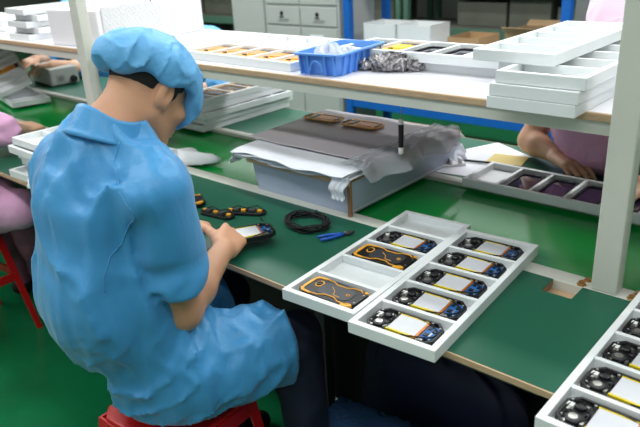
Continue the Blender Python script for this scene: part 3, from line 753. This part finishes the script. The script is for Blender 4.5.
# ------------------------------------------------------------------ people: signed distance bodies meshed with surface nets
def V3(*a): return np.array(a, dtype=np.float32)
def s_cap(p, a, b, r1, r2):
    a = np.asarray(a, np.float32); b = np.asarray(b, np.float32); ba = b-a; pa = p-a
    h = np.clip((pa@ba)/max(1e-9, float(ba@ba)), 0, 1)
    return np.linalg.norm(pa-h[:, None]*ba, axis=1)-(r1+(r2-r1)*h)
def s_ell(p, c, r, M=None):
    q = p-np.asarray(c, np.float32)
    if M is not None: q = q@M          # columns of M: local axes in world
    r = np.asarray(r, np.float32)
    k0 = np.linalg.norm(q/r, axis=1); k1 = np.linalg.norm(q/(r*r), axis=1)
    return k0*(k0-1)/np.maximum(k1, 1e-6)
def smin(a, b, k):
    h = np.clip(.5+.5*(b-a)/k, 0, 1); return b+(a-b)*h-k*h*(1-h)
def smax(a, b, k): return -smin(-a, -b, k)
_rs = np.random.RandomState(11); _lat = _rs.rand(32, 32, 32).astype(np.float32)
def vnoise(p):
    i = np.floor(p).astype(int); f = p-i; f = f*f*(3-2*f); i %= 32; j = (i+1) % 32
    def g(x, y, z): return _lat[x, y, z]
    x0, y0, z0 = i.T; x1, y1, z1 = j.T; fx, fy, fz = f.T
    a = g(x0, y0, z0)*(1-fx)+g(x1, y0, z0)*fx; b = g(x0, y1, z0)*(1-fx)+g(x1, y1, z0)*fx
    c = g(x0, y0, z1)*(1-fx)+g(x1, y0, z1)*fx; d = g(x0, y1, z1)*(1-fx)+g(x1, y1, z1)*fx
    return (a*(1-fy)+b*fy)*(1-fz)+(c*(1-fy)+d*fy)*fz
def ridge(p): return 1-2*np.abs(vnoise(p)-.5)*2      # sharp creases
def evalf(f, P):
    out = np.empty(len(P), np.float32)
    for s in range(0, len(P), 200000): out[s:s+200000] = f(P[s:s+200000])
    return out
def sdf_mesh(f, lo, hi, h):
    lo = np.array(lo, np.float32); n = np.ceil((np.array(hi)-lo)/h).astype(int)+1; B = 8
    nb = np.ceil(n/B).astype(int); N = nb*B
    ci = np.stack(np.meshgrid(*[np.arange(k) for k in nb], indexing='ij'), -1).reshape(-1, 3)
    cc = (lo+(ci*B+(B-1)/2)*h).astype(np.float32); cv = evalf(f, cc)
    act = np.abs(cv) < B*h*.87*1.35+.006
    Vv = np.repeat(np.repeat(np.repeat(cv.reshape(nb), B, 0), B, 1), B, 2)
    loc = np.stack(np.meshgrid(*[np.arange(B)]*3, indexing='ij'), -1).reshape(-1, 3)
    gi = (ci[act][:, None, :]*B+loc[None]).reshape(-1, 3)
    Vv[gi[:, 0], gi[:, 1], gi[:, 2]] = evalf(f, (lo+gi*h).astype(np.float32))
    Vv[0] = Vv[-1] = 1; Vv[:, 0] = Vv[:, -1] = 1; Vv[:, :, 0] = Vv[:, :, -1] = 1
    ins = Vv < 0
    c8 = [(i, j, k) for i in (0, 1) for j in (0, 1) for k in (0, 1)]
    sl = lambda A, o: A[o[0]:A.shape[0]-1+o[0], o[1]:A.shape[1]-1+o[1], o[2]:A.shape[2]-1+o[2]]
    cnt = sum(sl(ins, o).astype(np.int8) for o in c8); m = (cnt > 0) & (cnt < 8)
    idx = -np.ones(m.shape, int); cells = np.argwhere(m); idx[m] = np.arange(len(cells))
    pos = np.zeros((len(cells), 3)); w = np.zeros(len(cells))
    for a in c8:
        for ax_ in range(3):
            if a[ax_]: continue
            b = list(a); b[ax_] = 1
            va = Vv[cells[:, 0]+a[0], cells[:, 1]+a[1], cells[:, 2]+a[2]]; vb = Vv[cells[:, 0]+b[0], cells[:, 1]+b[1], cells[:, 2]+b[2]]
            s = (va < 0) != (vb < 0); t = va[s]/(va[s]-vb[s])
            q = np.tile(np.array(a, float), (s.sum(), 1)); q[:, ax_] += t
            pos[s] += q; w[s] += 1
    vs = lo+(cells+pos/w[:, None])*h
    F = []
    for ax_ in range(3):
        o1, o2 = [(1, 2), (2, 0), (0, 1)][ax_]
        sA = [slice(None)]*3; sB = [slice(None)]*3; sA[ax_] = slice(0, -1); sB[ax_] = slice(1, None)
        A, Bq = ins[tuple(sA)], ins[tuple(sB)]; e = np.argwhere(A != Bq)
        ok = (e[:, o1] > 0) & (e[:, o2] > 0); e = e[ok]
        fl = A[e[:, 0], e[:, 1], e[:, 2]]
        def gx(d1, d2):
            q = e.copy(); q[:, o1] -= d1; q[:, o2] -= d2; return idx[q[:, 0], q[:, 1], q[:, 2]]
        q = np.stack([gx(0, 0), gx(1, 0), gx(1, 1), gx(0, 1)], 1)
        q[~fl] = q[~fl][:, ::-1]; F.append(q)
    F = np.concatenate(F); F = F[(F >= 0).all(1)]
    return vs, F[:, ::-1] if False else F
def np_mesh(name, vs, F, m, parent=None, relax=0):
    me = bpy.data.meshes.new(name)
    if relax:
        e = np.concatenate([F[:, [0, 1]], F[:, [1, 2]], F[:, [2, 3]], F[:, [3, 0]]]); deg = np.bincount(e.ravel(), minlength=len(vs))[:, None]
        for _ in range(relax):
            acc = np.zeros_like(vs)
            for c in range(3): acc[:, c] = np.bincount(e[:, 0], vs[e[:, 1], c], len(vs))+np.bincount(e[:, 1], vs[e[:, 0], c], len(vs))
            vs = vs*.5+.5*acc/np.maximum(deg, 1)
    me.vertices.add(len(vs)); me.vertices.foreach_set('co', np.ascontiguousarray(vs, np.float32).ravel())
    me.loops.add(len(F)*4); me.loops.foreach_set('vertex_index', np.ascontiguousarray(F, np.int32).ravel())
    me.polygons.add(len(F)); me.polygons.foreach_set('loop_start', np.arange(len(F), dtype=np.int32)*4); me.polygons.foreach_set('loop_total', np.full(len(F), 4, np.int32))
    me.polygons.foreach_set('use_smooth', np.ones(len(F), bool)); me.update(calc_edges=True); me.validate()
    me.materials.append(MATS[m]); o = bpy.data.objects.new(name, me); COL.objects.link(o); o.parent = parent
    return o
def frame_from(F_, U_):
    F_ = np.array(F_, float); F_ /= np.linalg.norm(F_); U_ = np.array(U_, float); Rr = np.cross(F_, U_); Rr /= np.linalg.norm(Rr); U_ = np.cross(Rr, F_)
    return np.stack([Rr, F_, U_], 1)            # columns right, forward, up

def head_sdf(hc, M, S=.94):
    hc = np.array(hc, np.float32); M = M.astype(np.float32)
    def f(p): return g((p-hc)@M/S)*S
    def g(q):
        d = s_ell(q, (0, -.012, .030), (.075, .094, .084))
        d = smin(d, s_ell(q, (0, .022, -.038), (.060, .070, .078)), .03)
        d = smin(d, s_cap(q, (0, .060, -.098), (0, .066, -.098), .022, .020), .03)
        for s in (-1, 1):
            d = smin(d, s_cap(q, (s*.056, -.004, -.052), (s*.018, .060, -.100), .015, .017), .025)
            d = smin(d, s_ell(q, (s*.042, .062, -.022), (.024, .018, .018)), .02)
            d = smin(d, s_cap(q, (s*.012, .086, .022), (s*.042, .072, .022), .008, .008), .014)
            d = smax(d, -s_ell(q, (s*.033, .100, .004), (.018, .018, .012)), .012)
            d = smin(d, s_ell(q, (s*.032, .078, .003), (.0145, .0125, .0115)), .004)      # lids over the eyeball
            e = s_ell(q, (s*.078, -.010, -.006), (.010, .021, .033)); e = smax(e, -s_ell(q, (s*.089, -.004, -.002), (.008, .011, .020)), .004)
            e = smin(e, s_cap(q, (s*.076, .002, -.022), (s*.074, .004, -.034), .006, .007), .006)
            d = smin(d, e, .007)
        d = smin(d, s_cap(q, (0, .086, .012), (0, .106, -.026), .008, .0105), .010)
        for s in (-1, 1): d = smin(d, s_ell(q, (s*.011, .096, -.030), (.008, .010, .008)), .006)
        d = smin(d, s_ell(q, (0, .086, -.058), (.024, .010, .0065)), .006)
        d = smin(d, s_ell(q, (0, .084, -.069), (.020, .010, .0075)), .005)
        d = smax(d, -s_ell(q, (0, .100, -.0635), (.026, .010, .0018)), .003)
        return d
    return f

def hand_sdf(w, Fd, Nd, side, curl=(.5, .6, .65, .7), spread=.12, thumb=(.6, .5), size=1.0):
    # w wrist, Fd finger direction, Nd back-of-hand normal, side +1: thumb toward +S
    w = np.array(w, float); Fd = np.array(Fd, float); Fd /= np.linalg.norm(Fd); Nd = np.array(Nd, float); Nd -= Fd*(Nd@Fd); Nd /= np.linalg.norm(Nd)
    S = np.cross(Fd, Nd)*side
    segs = []; z = size
    base = [(.030, .088), (.010, .094), (-.010, .090), (-.028, .080)]; ln = [(.040, .025, .020), (.044, .028, .021), (.041, .026, .020), (.032, .020, .017)]; rr = [.0095, .0098, .0092, .0082]
    for i in range(4):
        b0 = w+(S*base[i][0]+Fd*base[i][1])*z; ang = 0; d0 = Fd+S*(base[i][0]*spread*8); p = b0; r = rr[i]*z
        d0 /= np.linalg.norm(d0)
        for j in range(3):
            ang += curl[i]*(.75, 1.0, .7)[j]
            dd = d0*math.cos(ang)-Nd*math.sin(ang); q = p+dd*ln[i][j]*z
            segs.append((p, q, r, r*.90)); p = q; r *= .90
    p = w+(S*.022+Fd*.025-Nd*.008)*z; d0 = Fd*.72+S*.62-Nd*.25; d0 /= np.linalg.norm(d0)
    r = .0135*z
    for j, L in enumerate((.038, .032, .026)):
        dd = d0*math.cos(thumb[0]*j*.5)-(S*.6+Nd*.4)*math.sin(thumb[0]*j*.5)*(1 if j else 0); dd /= np.linalg.norm(dd)
        q = p+dd*L*z; segs.append((p, q, r, r*.88)); p = q; r *= .88
    palm = [(w+(S*o)*z+Fd*.012*z, w+(S*o*1.25+Fd*.084)*z, .0150*z, .0125*z) for o in (.022, .007, -.008, -.021)]
    cen = (w+Fd*.09*z).astype(np.float32)
    def f(p):
        d = np.full(len(p), 1., np.float32); dist = np.linalg.norm(p-cen, axis=1); m = dist < .17*z
        d[~m] = dist[~m]-.13*z
        if m.any():
            q = p[m]; e = None
            for a, b, r1, r2 in palm:
                c = s_cap(q, a, b, r1, r2); e = c if e is None else smin(e, c, .012)
            for i in range(4):
                g = None
                for a, b, r1, r2 in segs[i*3:i*3+3]:
                    c = s_cap(q, a, b, r1, r2); g = c if g is None else smin(g, c, .003)
                e = smin(e, g, .0045)
            g = None
            for a, b, r1, r2 in segs[12:15]:
                c = s_cap(q, a, b, r1, r2); g = c if g is None else smin(g, c, .004)
            e = smin(e, g, .012); d[m] = e
        return d
    return f, segs, S

def make_person(P):
    """P: joints and clothing of one seated person; everything in metres in the room."""
    base = P['base']
    root = thing('person', P['label'], 'person', base); root['group'] = 'people at the assembly line'
    off = np.array(base, np.float32)
    J = {k: np.array(v, np.float32) for k, v in P['J'].items()}; M = frame_from(P['F'], P['U'])
    hs = head_sdf(J['head'], M); hands = [hand_sdf(J['wr'+s], *P['hand'+s]) for s in ('R', 'L')]
    up = M[:, 2].astype(np.float32); fw = M[:, 1].astype(np.float32); hc = J['head']
    def body(p):
        d = np.full(len(p), .5, np.float32)
        m = np.linalg.norm(p-hc, axis=1) < .20
        d = np.linalg.norm(p-hc, axis=1)-.16
        if m.any(): d[m] = hs(p[m])
        d = smin(d, s_cap(p, hc-up*.035-fw*.030, J['neck'], .054, .062), .03)
        d = smin(d, s_cap(p, J['neck'], (J['shR']+J['shL'])/2-V3(0, 0, .05), .058, .075), .03)
        d = smin(d, s_cap(p, J['shR'], J['shL'], .050, .050), .05)
        d = smin(d, s_cap(p, (J['shR']+J['shL'])/2-V3(0, 0, .04), J['pel'], .10, .085), .06)
        for s in 'RL':
            d = smin(d, s_cap(p, J['sh'+s], J['el'+s], .047, .041), .04)
            mid = J['el'+s]*.65+J['wr'+s]*.35
            d = smin(d, s_cap(p, J['el'+s], mid, .040, .0385), .02)
            d = smin(d, s_cap(p, mid, J['wr'+s], .0385, .0255), .02)
        for hf, _, _ in hands: d = smin(d, hf(p), .014)
        return d
    pts = np.array([J[k] for k in J if k[:2] != 'kn' and k[:2] != 'an']); lo = pts.min(0)-.17; hi = pts.max(0)+.19
    vs, F = sdf_mesh(body, lo, hi, P.get('h', .004)); np_mesh('body', vs-off, F, P.get('skin', 'skin'), root, 1)
    # nails
    if P.get('nails', True):
        pass
    # hair: shell over the back and sides of the skull
    def hair(p):
        q = ((p-hc)@M.astype(np.float32))/.94; d = s_ell(q, (0, -.014, .031), (.0785, .0975, .088))
        cut = s_ell(q, (0, -.014, .031), (.070, .088, .080))
        d = smax(d, -cut, .002)
        line = -(q[:, 2]+.052+.0*q[:, 0])                 # lower hairline at the nape
        face = (q[:, 1]-.030-.35*(q[:, 2]-.0))
        side = np.minimum(q[:, 1]+.012, -(q[:, 2]-.004)-.0*q[:, 0])   # clear the ears and cheeks
        d = smax(d, line, .006); d = smax(d, face, .006); d = smax(d, np.minimum(q[:, 1]+.030, -(q[:, 2]-.012)), .008)
        for s in (-1, 1): d = smin(d, s_ell(q, (s*.0735, .012, .010), (.006, .010, .022)), .004)
        return d+.0012*(vnoise(q*np.array([220, 220, 60], np.float32))-.5)
    vs, F = sdf_mesh(hair, hc-.13, hc+.13, .004); np_mesh('hair', vs-off, F, 'hair_black', root, 1)
    # eyebrows and lashes
    for s in (-1, 1):
        pl = [hc+M@np.array((s*x, y, z))*.94 for x, y, z in ((.014, .092, .026), (.028, .090, .031), (.044, .078, .028), (.050, .072, .024))]
        MB().tube([Vector(a-off) for a in pl], [.0016, .003, .0026, .001], 6).build('eyebrow', 'hair_black', root, smooth=True)
        pl = [hc+M@np.array((s*x, y, z))*.94 for x, y, z in ((.020, .0885, -.001), (.032, .0915, -.004), (.045, .086, -.001))]
        MB().tube([Vector(a-off) for a in pl], [.0007, .0012, .0007], 5).build('eyelash', 'hair_black', root, smooth=True)
    # cap
    if P.get('cap'):
        cs_ = P.get('capshape')
        def cap(p):
            q = ((p-hc)@M.astype(np.float32))/.94
            n1 = vnoise(q*np.array([14, 9, 11], np.float32)+3); n2 = ridge(q*np.array([34, 20, 26], np.float32)+9)
            o = s_ell(q, cs_[0], cs_[1])
            if len(cs_) > 2: o = smin(o, s_ell(q, cs_[2], cs_[3]), .05)
            if len(cs_) > 5: o = smin(o, s_ell(q, cs_[4], cs_[5]), .04)
            n3 = ridge(q*np.array([12, 60, 60], np.float32)+q[:, :1]*20)
            o = o+.014*(n1-.5)-.011*ridge(q*np.array([8, 13, 6], np.float32)+q[:, ::-1]*5+9)**7-.004*ridge(q*np.array([22, 30, 12], np.float32)+19)**4
            lower = -(q[:, 2]-cs_[-1][0]-cs_[-1][1]*q[:, 1]+2.*np.maximum(0, q[:, 1]-.052)-.007*np.sin(q[:, 1]*70)-.005*np.sin(q[:, 0]*90+1))
            d = smax(o, lower, .010)
            d = smax(d, -s_ell(q, (0, -.014, .028), (.0795, .0985, .088)), .003)
            return d
        vs, F = sdf_mesh(cap, hc-.21, hc+.22, .0035); np_mesh('cap', vs-off, F, P['cap'], root, 1)
    # gown
    g = P['gown']
    sh0 = (J['shR']+J['shL'])/2
    def gown(p):
        d = s_cap(p, J['neck']-V3(0, 0, .012), sh0-V3(0, 0, .06), .076, g.get('rt', .115))
        for s in 'RL': d = smin(d, s_cap(p, J['neck']-V3(0, 0, .02), J['sh'+s], .070, .062), .03)
        d = smin(d, s_cap(p, J['shR'], J['shL'], .062, .062), .05)
        for a, b, r1, r2 in g.get('extra', ()): d = smin(d, s_cap(p, a, b, r1, r2), .03)
        for a, b, r1, r2 in g['torso']: d = smin(d, s_cap(p, a, b, r1, r2), .08)
        for a, b, r1, r2, k in g.get('skirt', ()): d = smin(d, s_cap(p, a, b, r1, r2), k)
        w = p+.035*np.stack([vnoise(p*7+9), vnoise(p*7+17), vnoise(p*7+23)], 1)
        low = np.clip((.80-p[:, 2])/.25, 0, 1)
        d = d+.018*(vnoise(p*V3(8, 8, 2.0)+V3(1, 5, 2))-.5)-.012*(ridge(w*V3(15, 15, 1.8)+7)-.5)*(1-.4*low)-.004*(ridge(w*V3(34, 34, 5)+5)-.5)
        d = d-.011*ridge(w*V3(6, 6, 1.6)+31)**5-.006*ridge(w*V3(16, 16, 5)+41)**4
        diag = np.stack([w[:, 0]*8, (w[:, 1]*.75+w[:, 2]*.66)*9, (w[:, 2]*.75-w[:, 1]*.66)*26], 1).astype(np.float32)
        d = d-.016*low*ridge(diag)**3-.010*low*ridge(diag*.6+13)**5
        for s in 'RL':
            hip = J['pel']+V3(.085 if s == 'R' else -.085, .03, -.01); d = smin(d, s_cap(p, hip, J['kn'+s], .092, .080), .04)
        for s in 'RL':
            a, b = J['sh'+s], J['el'+s]; ax_ = (b-a)/np.linalg.norm(b-a); L = float(np.linalg.norm(b-a)); cov = g['sleeve']
            if cov < .99:
                e = a+(b-a)*cov; u = s_cap(p, a, e, .062, g.get('sr', .077))
            else:
                e = b; w_ = J['wr'+s]; u = s_cap(p, a, b, .078, .064); u = smin(u, s_cap(p, b, b+(w_-b)*(cov-1), .062, .050), .03)
            t = (p-a)@ax_
            amp = np.clip((t/L-.30)/.5, 0, 1)
            if cov < .99:
                rel = p-a-t[:, None]*ax_
                u = u+amp*(.020*(vnoise(np.stack([t*34, rel[:, 0]*10+5, rel[:, 2]*10], 1).astype(np.float32))-.5)-.014*(ridge(np.stack([t*26+rel[:, 1]*20, rel[:, 0]*12, rel[:, 2]*12+3], 1).astype(np.float32))-.5))
                u = smax(u, t-L*cov, .012)
                u = smax(u, -(np.maximum(s_cap(p, a, b, .052, .050), -(t-L*cov*.80))), .010)
            else:
                u = u+.014*(vnoise(p*28)-.5)-.008*(ridge(p*22)-.5)
                ax2 = (J['wr'+s]-b); L2 = float(np.linalg.norm(ax2)); ax2 = ax2/L2; t2 = (p-b)@ax2
                u = smax(u, t2-L2*(cov-1), .010)
            d = smin(d, u, g.get('ks', .018))
        for c, nrm in g.get('cuts', ()): d = smax(d, (p-np.array(c, np.float32))@np.array(nrm, np.float32), .012)
        # neck opening
        d = smax(d, -s_cap(p, J['neck']+fw*V3(1, 1, 0)*.012+V3(0, 0, .030), J['head']-up*.03-fw*.02, .060, .064), .01)
        return d
    lo2 = np.minimum(lo, np.array(g['lo']))-.02; hi2 = np.maximum(pts.max(0)+.16, np.array(g['hi']))
    vs, F = sdf_mesh(gown, lo2, hi2, g.get('h', .0065)); gw = np_mesh('gown', vs-off, F, g['mat'], root, 2)
    if P.get('seam'):
        from mathutils.bvhtree import BVHTree
        bv = BVHTree.FromPolygons([tuple(v) for v in (vs-off)], [tuple(q) for q in F.tolist()])
        pl = [bv.find_nearest(Vector(q)-Vector([float(c) for c in off]))[0] for q in P['seam']]
        pp = []
        for i in range(len(pl)-1):
            for j in range(6):
                t_ = j/6; q = pl[i].lerp(pl[i+1], t_); pp.append(bv.find_nearest(q)[0])
        pp.append(pl[-1]); MB().tube(pp, .0016, 5).build('seam', g['mat'], gw, smooth=True)
    # standing collar: a band round the neck with two points at the front
    if P.get('collar'):
        c0, nrm, fwd, r0 = [np.array(v, float) if not isinstance(v, float) else v for v in P['collar']]
        nrm /= np.linalg.norm(nrm); fwd = fwd-nrm*(fwd@nrm); fwd /= np.linalg.norm(fwd); rt = np.cross(fwd, nrm)
        b = MB()
        def fn(u, v):
            a = (u-.5)*2*PI*.97; fr = max(0, abs(a)-2.3)/.8          # a=0 at the back
            rad = r0*(1.22-.26*v**.6+.02*math.sin(5*a)+.012*math.sin(11*a+v*4))+.035*fr*v
            hgt = -.034+.056*v+.008*math.sin(3*a+1)*v-.012*fr
            q = c0+rt*math.sin(a)*rad*.96-fwd*math.cos(a)*rad*1.05+nrm*hgt-off
            return tuple(q)
        b.grid(72, 8, fn).build('collar', g['mat'], gw, smooth=True, solid=.0045, fix=False)
    # trousers
    if P.get('legs', True):
        def tr(p):
            d = s_cap(p, J['pel']-V3(.05, 0, .0), J['pel']+V3(.05, 0, .0), .080, .080)
            for s in 'RL':
                hip = J['pel']*.5+J['kn'+s]*.5; hip = J['pel']+V3(.085 if s == 'R' else -.085, .03, -.01)
                d = smin(d, s_cap(p, hip, J['kn'+s], .078, .064), .03)
                d = smin(d, s_cap(p, J['kn'+s], J['an'+s], .066, .055), .02)
            return d+.012*(vnoise(p*18)-.5)-.006*(ridge(p*15)-.5)
        kk = np.array([J[k] for k in ('pel', 'knR', 'knL', 'anR', 'anL')])
        vs, F = sdf_mesh(tr, kk.min(0)-.15, kk.max(0)+.15, .009); np_mesh('trousers', vs-off, F, P.get('trousers', 'denim'), root, 1)
        for s in 'RL':
            a = J['an'+s]
            def shoe(p):
                d = s_cap(p, a+V3(0, -.03, -.045), a+V3(0, .12, -.062), .042, .034)
                d = smin(d, s_cap(p, a, a+V3(0, 0, -.03), .042, .045), .02); return smax(d, -(p[:, 2]-.001), .004)
            vs, F = sdf_mesh(shoe, a-V3(.09, .12, .14), a+V3(.09, .2, .08), .008); np_mesh('shoe', vs-off, F, 'black_matte', root, 1)
    return root

# the worker in the centre of the picture
main = dict(label='person in light blue gown and bouffant cap bending over a phone at the green table', base=(-1.17, .70, 0),
    F=(.06, .77, -.64), U=(0.0, .64, .77),
    J=dict(head=(-1.217, .812, 1.203), neck=(-1.222, .695, 1.128), shR=(-1.068, .700, 1.040), shL=(-1.360, .680, 1.045), pel=(-1.185, .700, .575),
           elR=(-1.088, .725, .748), wrR=(-1.165, .918, .803), elL=(-1.43, .77, .77), wrL=(-1.385, .935, .815),
           knR=(-1.025, 1.00, .56), knL=(-1.33, 1.04, .56), anR=(-.98, .98, .10), anL=(-1.36, 1.02, .10)),
    handR=((-.52, .85, -.03), (.60, .25, .75), -1, (.55, .62, .7, .75)), handL=((.85, .45, -.12), (-.35, .2, .85), 1, (.5, .55, .6, .65)),
    seam=[(-1.140, .68, 1.135), (-1.135, .65, 1.098), (-1.07, .60, 1.067), (-1.03, .57, 1.02), (-1.01, .55, .966), (-1.01, .54, .915), (-1.07, .56, .87)],
    cap='cap_blue', capshape=((0, -.022, .048), (.100, .114, .074), (0, -.098, .022), (.062, .048, .036), (0, .072, .012), (.076, .050, .066), (.014, .16)),
    capfront=True,
    collar=((-1.224, .712, 1.150), (.0, .42, .90), (0., .9, -.42), .077), h=.0036,
    gown=dict(mat='gown_blue', sleeve=.74, sr=.078, lo=(-1.55, .40, .40), hi=(-.9, 1.12, 1.2), h=.006,
        torso=[((-1.230, .66, .99), (-1.225, .65, .80), .125, .142), ((-1.225, .65, .80), (-1.185, .715, .62), .140, .126)],
        extra=[((-1.222, .675, 1.100), (-1.222, .655, 1.0), .074, .11)],
        skirt=[((-1.11, .76, .585), (-1.015, .92, .595), .105, .082, .05), ((-1.25, .76, .585), (-1.32, .92, .585), .105, .08, .05), ((-1.015, .92, .595), (-1.005, 1.0, .59), .080, .06, .03), ((-1.18, .720, .56), (-1.18, .720, .54), .112, .115, .05)],
        cuts=[((0, 0, .492), (0, 0, -1)), ((-1.01, .94, .6), (.25, 1, .0))]))
make_person(main)

def arm_pose(c, wrR, wrL, elR, elL): pass
CP = ((0, -.022, .048), (.100, .114, .074), (0, -.098, .022), (.062, .048, .036), (0, .072, .012), (.076, .050, .066), (.014, .16))
# pink dressed worker on the far side at the right, facing the camera side
make_person(dict(label='person in pink short sleeved gown reaching toward the far tray of glass fronts', base=(-.66, 2.36, 0), skin='skin_light', h=.0045,
    F=(-.05, -.62, -.78), U=(0., -.78, .62),
    J=dict(head=(-.665, 2.08, 1.215), neck=(-.675, 2.175, 1.130), shR=(-.875, 2.16, 1.01), shL=(-.535, 2.18, 1.03), pel=(-.66, 2.36, .58),
           elR=(-.940, 2.115, .808), wrR=(-.815, 2.030, .800), elL=(-.43, 2.02, .81), wrL=(-.52, 1.93, .79),
           knR=(-.80, 2.08, .54), knL=(-.52, 2.08, .54), anR=(-.81, 2.14, .10), anL=(-.53, 2.14, .10)),
    handR=((.84, -.52, -.06), (.0, -.10, .95), -1, (.35, .50, .6, .7)), handL=((-.25, -.95, -.15), (0, -.1, .95), 1, (.45, .5, .6, .65)),
    cap='cap_pink', capshape=CP, collar=((-.69, 2.175, 1.150), (0., -.42, .90), (0., -.9, -.42), .078),
    gown=dict(mat='gown_pink', sleeve=.66, sr=.070, lo=(-1.1, 1.88, .40), hi=(-.3, 2.7, 1.2), h=.008,
        torso=[((-.70, 2.17, .99), (-.69, 2.13, .90), .13, .15), ((-.69, 2.13, .90), (-.66, 2.36, .64), .15, .12)],
        cuts=[((0, 0, .44), (0, 0, -1))])))
def far_blue(label, x, wr, wl, fd=(0., -1., -.1), cap='cap_blue', lift=0.):
    make_person(dict(label=label, base=(x, 2.46, 0), skin='skin_light', h=.0055, F=(0., -.86, -.50), U=(0., -.50, .86),
        J=dict(head=(x, 2.28, .955+lift), neck=(x, 2.38, .90+lift), shR=(x-.155, 2.38, .86+lift), shL=(x+.155, 2.38, .86+lift), pel=(x, 2.48, .56),
               elR=(x-.24, 2.17, .80), wrR=wr, elL=(x+.24, 2.17, .80), wrL=wl,
               knR=(x-.14, 2.16, .54), knL=(x+.14, 2.16, .54), anR=(x-.15, 2.2, .10), anL=(x+.15, 2.2, .10)),
        handR=((.35, -.9, -.1), (.2, 0, .95), -1, (.4, .5, .5, .6)), handL=((-.35, -.9, -.1), (-.2, 0, .95), 1, (.4, .5, .5, .6)),
        cap=cap, capshape=CP, collar=((x, 2.38, .92+lift), (0., -.42, .90), (0., -.9, -.42), .078),
        gown=dict(mat='gown_blue', sleeve=1.35, lo=(x-.4, 2.05, .40), hi=(x+.4, 2.75, 1.1), h=.010,
            torso=[((x, 2.40, .80+lift), (x, 2.43, .75), .13, .155), ((x, 2.43, .75), (x, 2.48, .60), .155, .15)],
            cuts=[((0, 0, .44), (0, 0, -1))])))
far_blue('person in blue gown at far left holding a tilted tray over the belt', -4.15, (-4.10, 1.95, .88), (-3.86, 1.93, .87), lift=.13)
far_blue('person in blue gown seated on the far side behind the white foam box', -2.86, (-2.96, 1.99, .80), (-2.76, 1.99, .80))
# pink dressed neighbour on the near side at the left edge
make_person(dict(label='person in pink gown at left edge seated on a red stool at the near table', base=(-2.78, .80, 0), skin='skin_light', h=.0055,
    F=(0., .86, -.50), U=(0., .50, .86),
    J=dict(head=(-2.84, .90, 1.20), neck=(-2.84, .80, 1.11), shR=(-2.69, .81, 1.03), shL=(-2.99, .80, 1.03), pel=(-2.80, .80, .575),
           elR=(-2.64, 1.06, .85), wrR=(-2.76, 1.20, .80), elL=(-3.06, 1.0, .82), wrL=(-2.92, 1.18, .80),
           knR=(-2.50, 1.00, .57), knL=(-2.90, 1.08, .56), anR=(-2.74, 1.15, .10), anL=(-2.92, 1.12, .10)),
    handR=((-.5, .85, -.05), (.3, .1, .9), -1, (.4, .5, .5, .6)), handL=((.5, .85, -.05), (-.3, .1, .9), 1, (.4, .5, .5, .6)),
    cap='cap_pink', capshape=CP, collar=((-2.84, .815, 1.135), (0., .42, .90), (0., .9, -.42), .078), trousers='gown_mauve',
    gown=dict(mat='gown_pink', sleeve=1.3, lo=(-3.2, .5, .40), hi=(-2.3, 1.25, 1.2), h=.009,
        torso=[((-2.84, .78, .99), (-2.83, .77, .80), .12, .145), ((-2.83, .77, .80), (-2.80, .80, .60), .145, .15)],
        skirt=[((-2.74, .85, .58), (-2.60, .93, .58), .11, .095, .05)],
        cuts=[((0, 0, .44), (0, 0, -1))])))

# crumpled antistatic bag on the shelf
bc = np.array((-1.120, 1.560, ZS+.022), np.float32)
def sbag(p):
    q = p-bc; q = np.stack([q[:, 0]*.93+q[:, 1]*.36, q[:, 1]*.93-q[:, 0]*.36, q[:, 2]], 1)
    d = s_ell(q, (0, 0, 0), (.060, .036, .022)); d = smin(d, s_ell(q, (-.055, 0, -.006), (.030, .014, .008)), .02); d = smin(d, s_ell(q, (.052, .008, -.004), (.030, .026, .012)), .02)
    w_ = q+.02*np.stack([vnoise(q*40), vnoise(q*40+7), vnoise(q*40+13)], 1)
    d = d-.016*ridge(w_*V3(40, 70, 50))**2-.005*ridge(w_*V3(100, 150, 120)+5)**2+.004
    return smax(d, -(p[:, 2]-ZS-.0006), .001)
vs, F = sdf_mesh(sbag, bc-.13, bc+.13, .0024)
sb_ = np_mesh('silver_bag', vs-bc, F, 'silver_bag'); sb_.location = tuple(float(c) for c in bc)
tag(sb_, 'crumpled silver antistatic bag on the shelf beside the blue basket', 'bag')
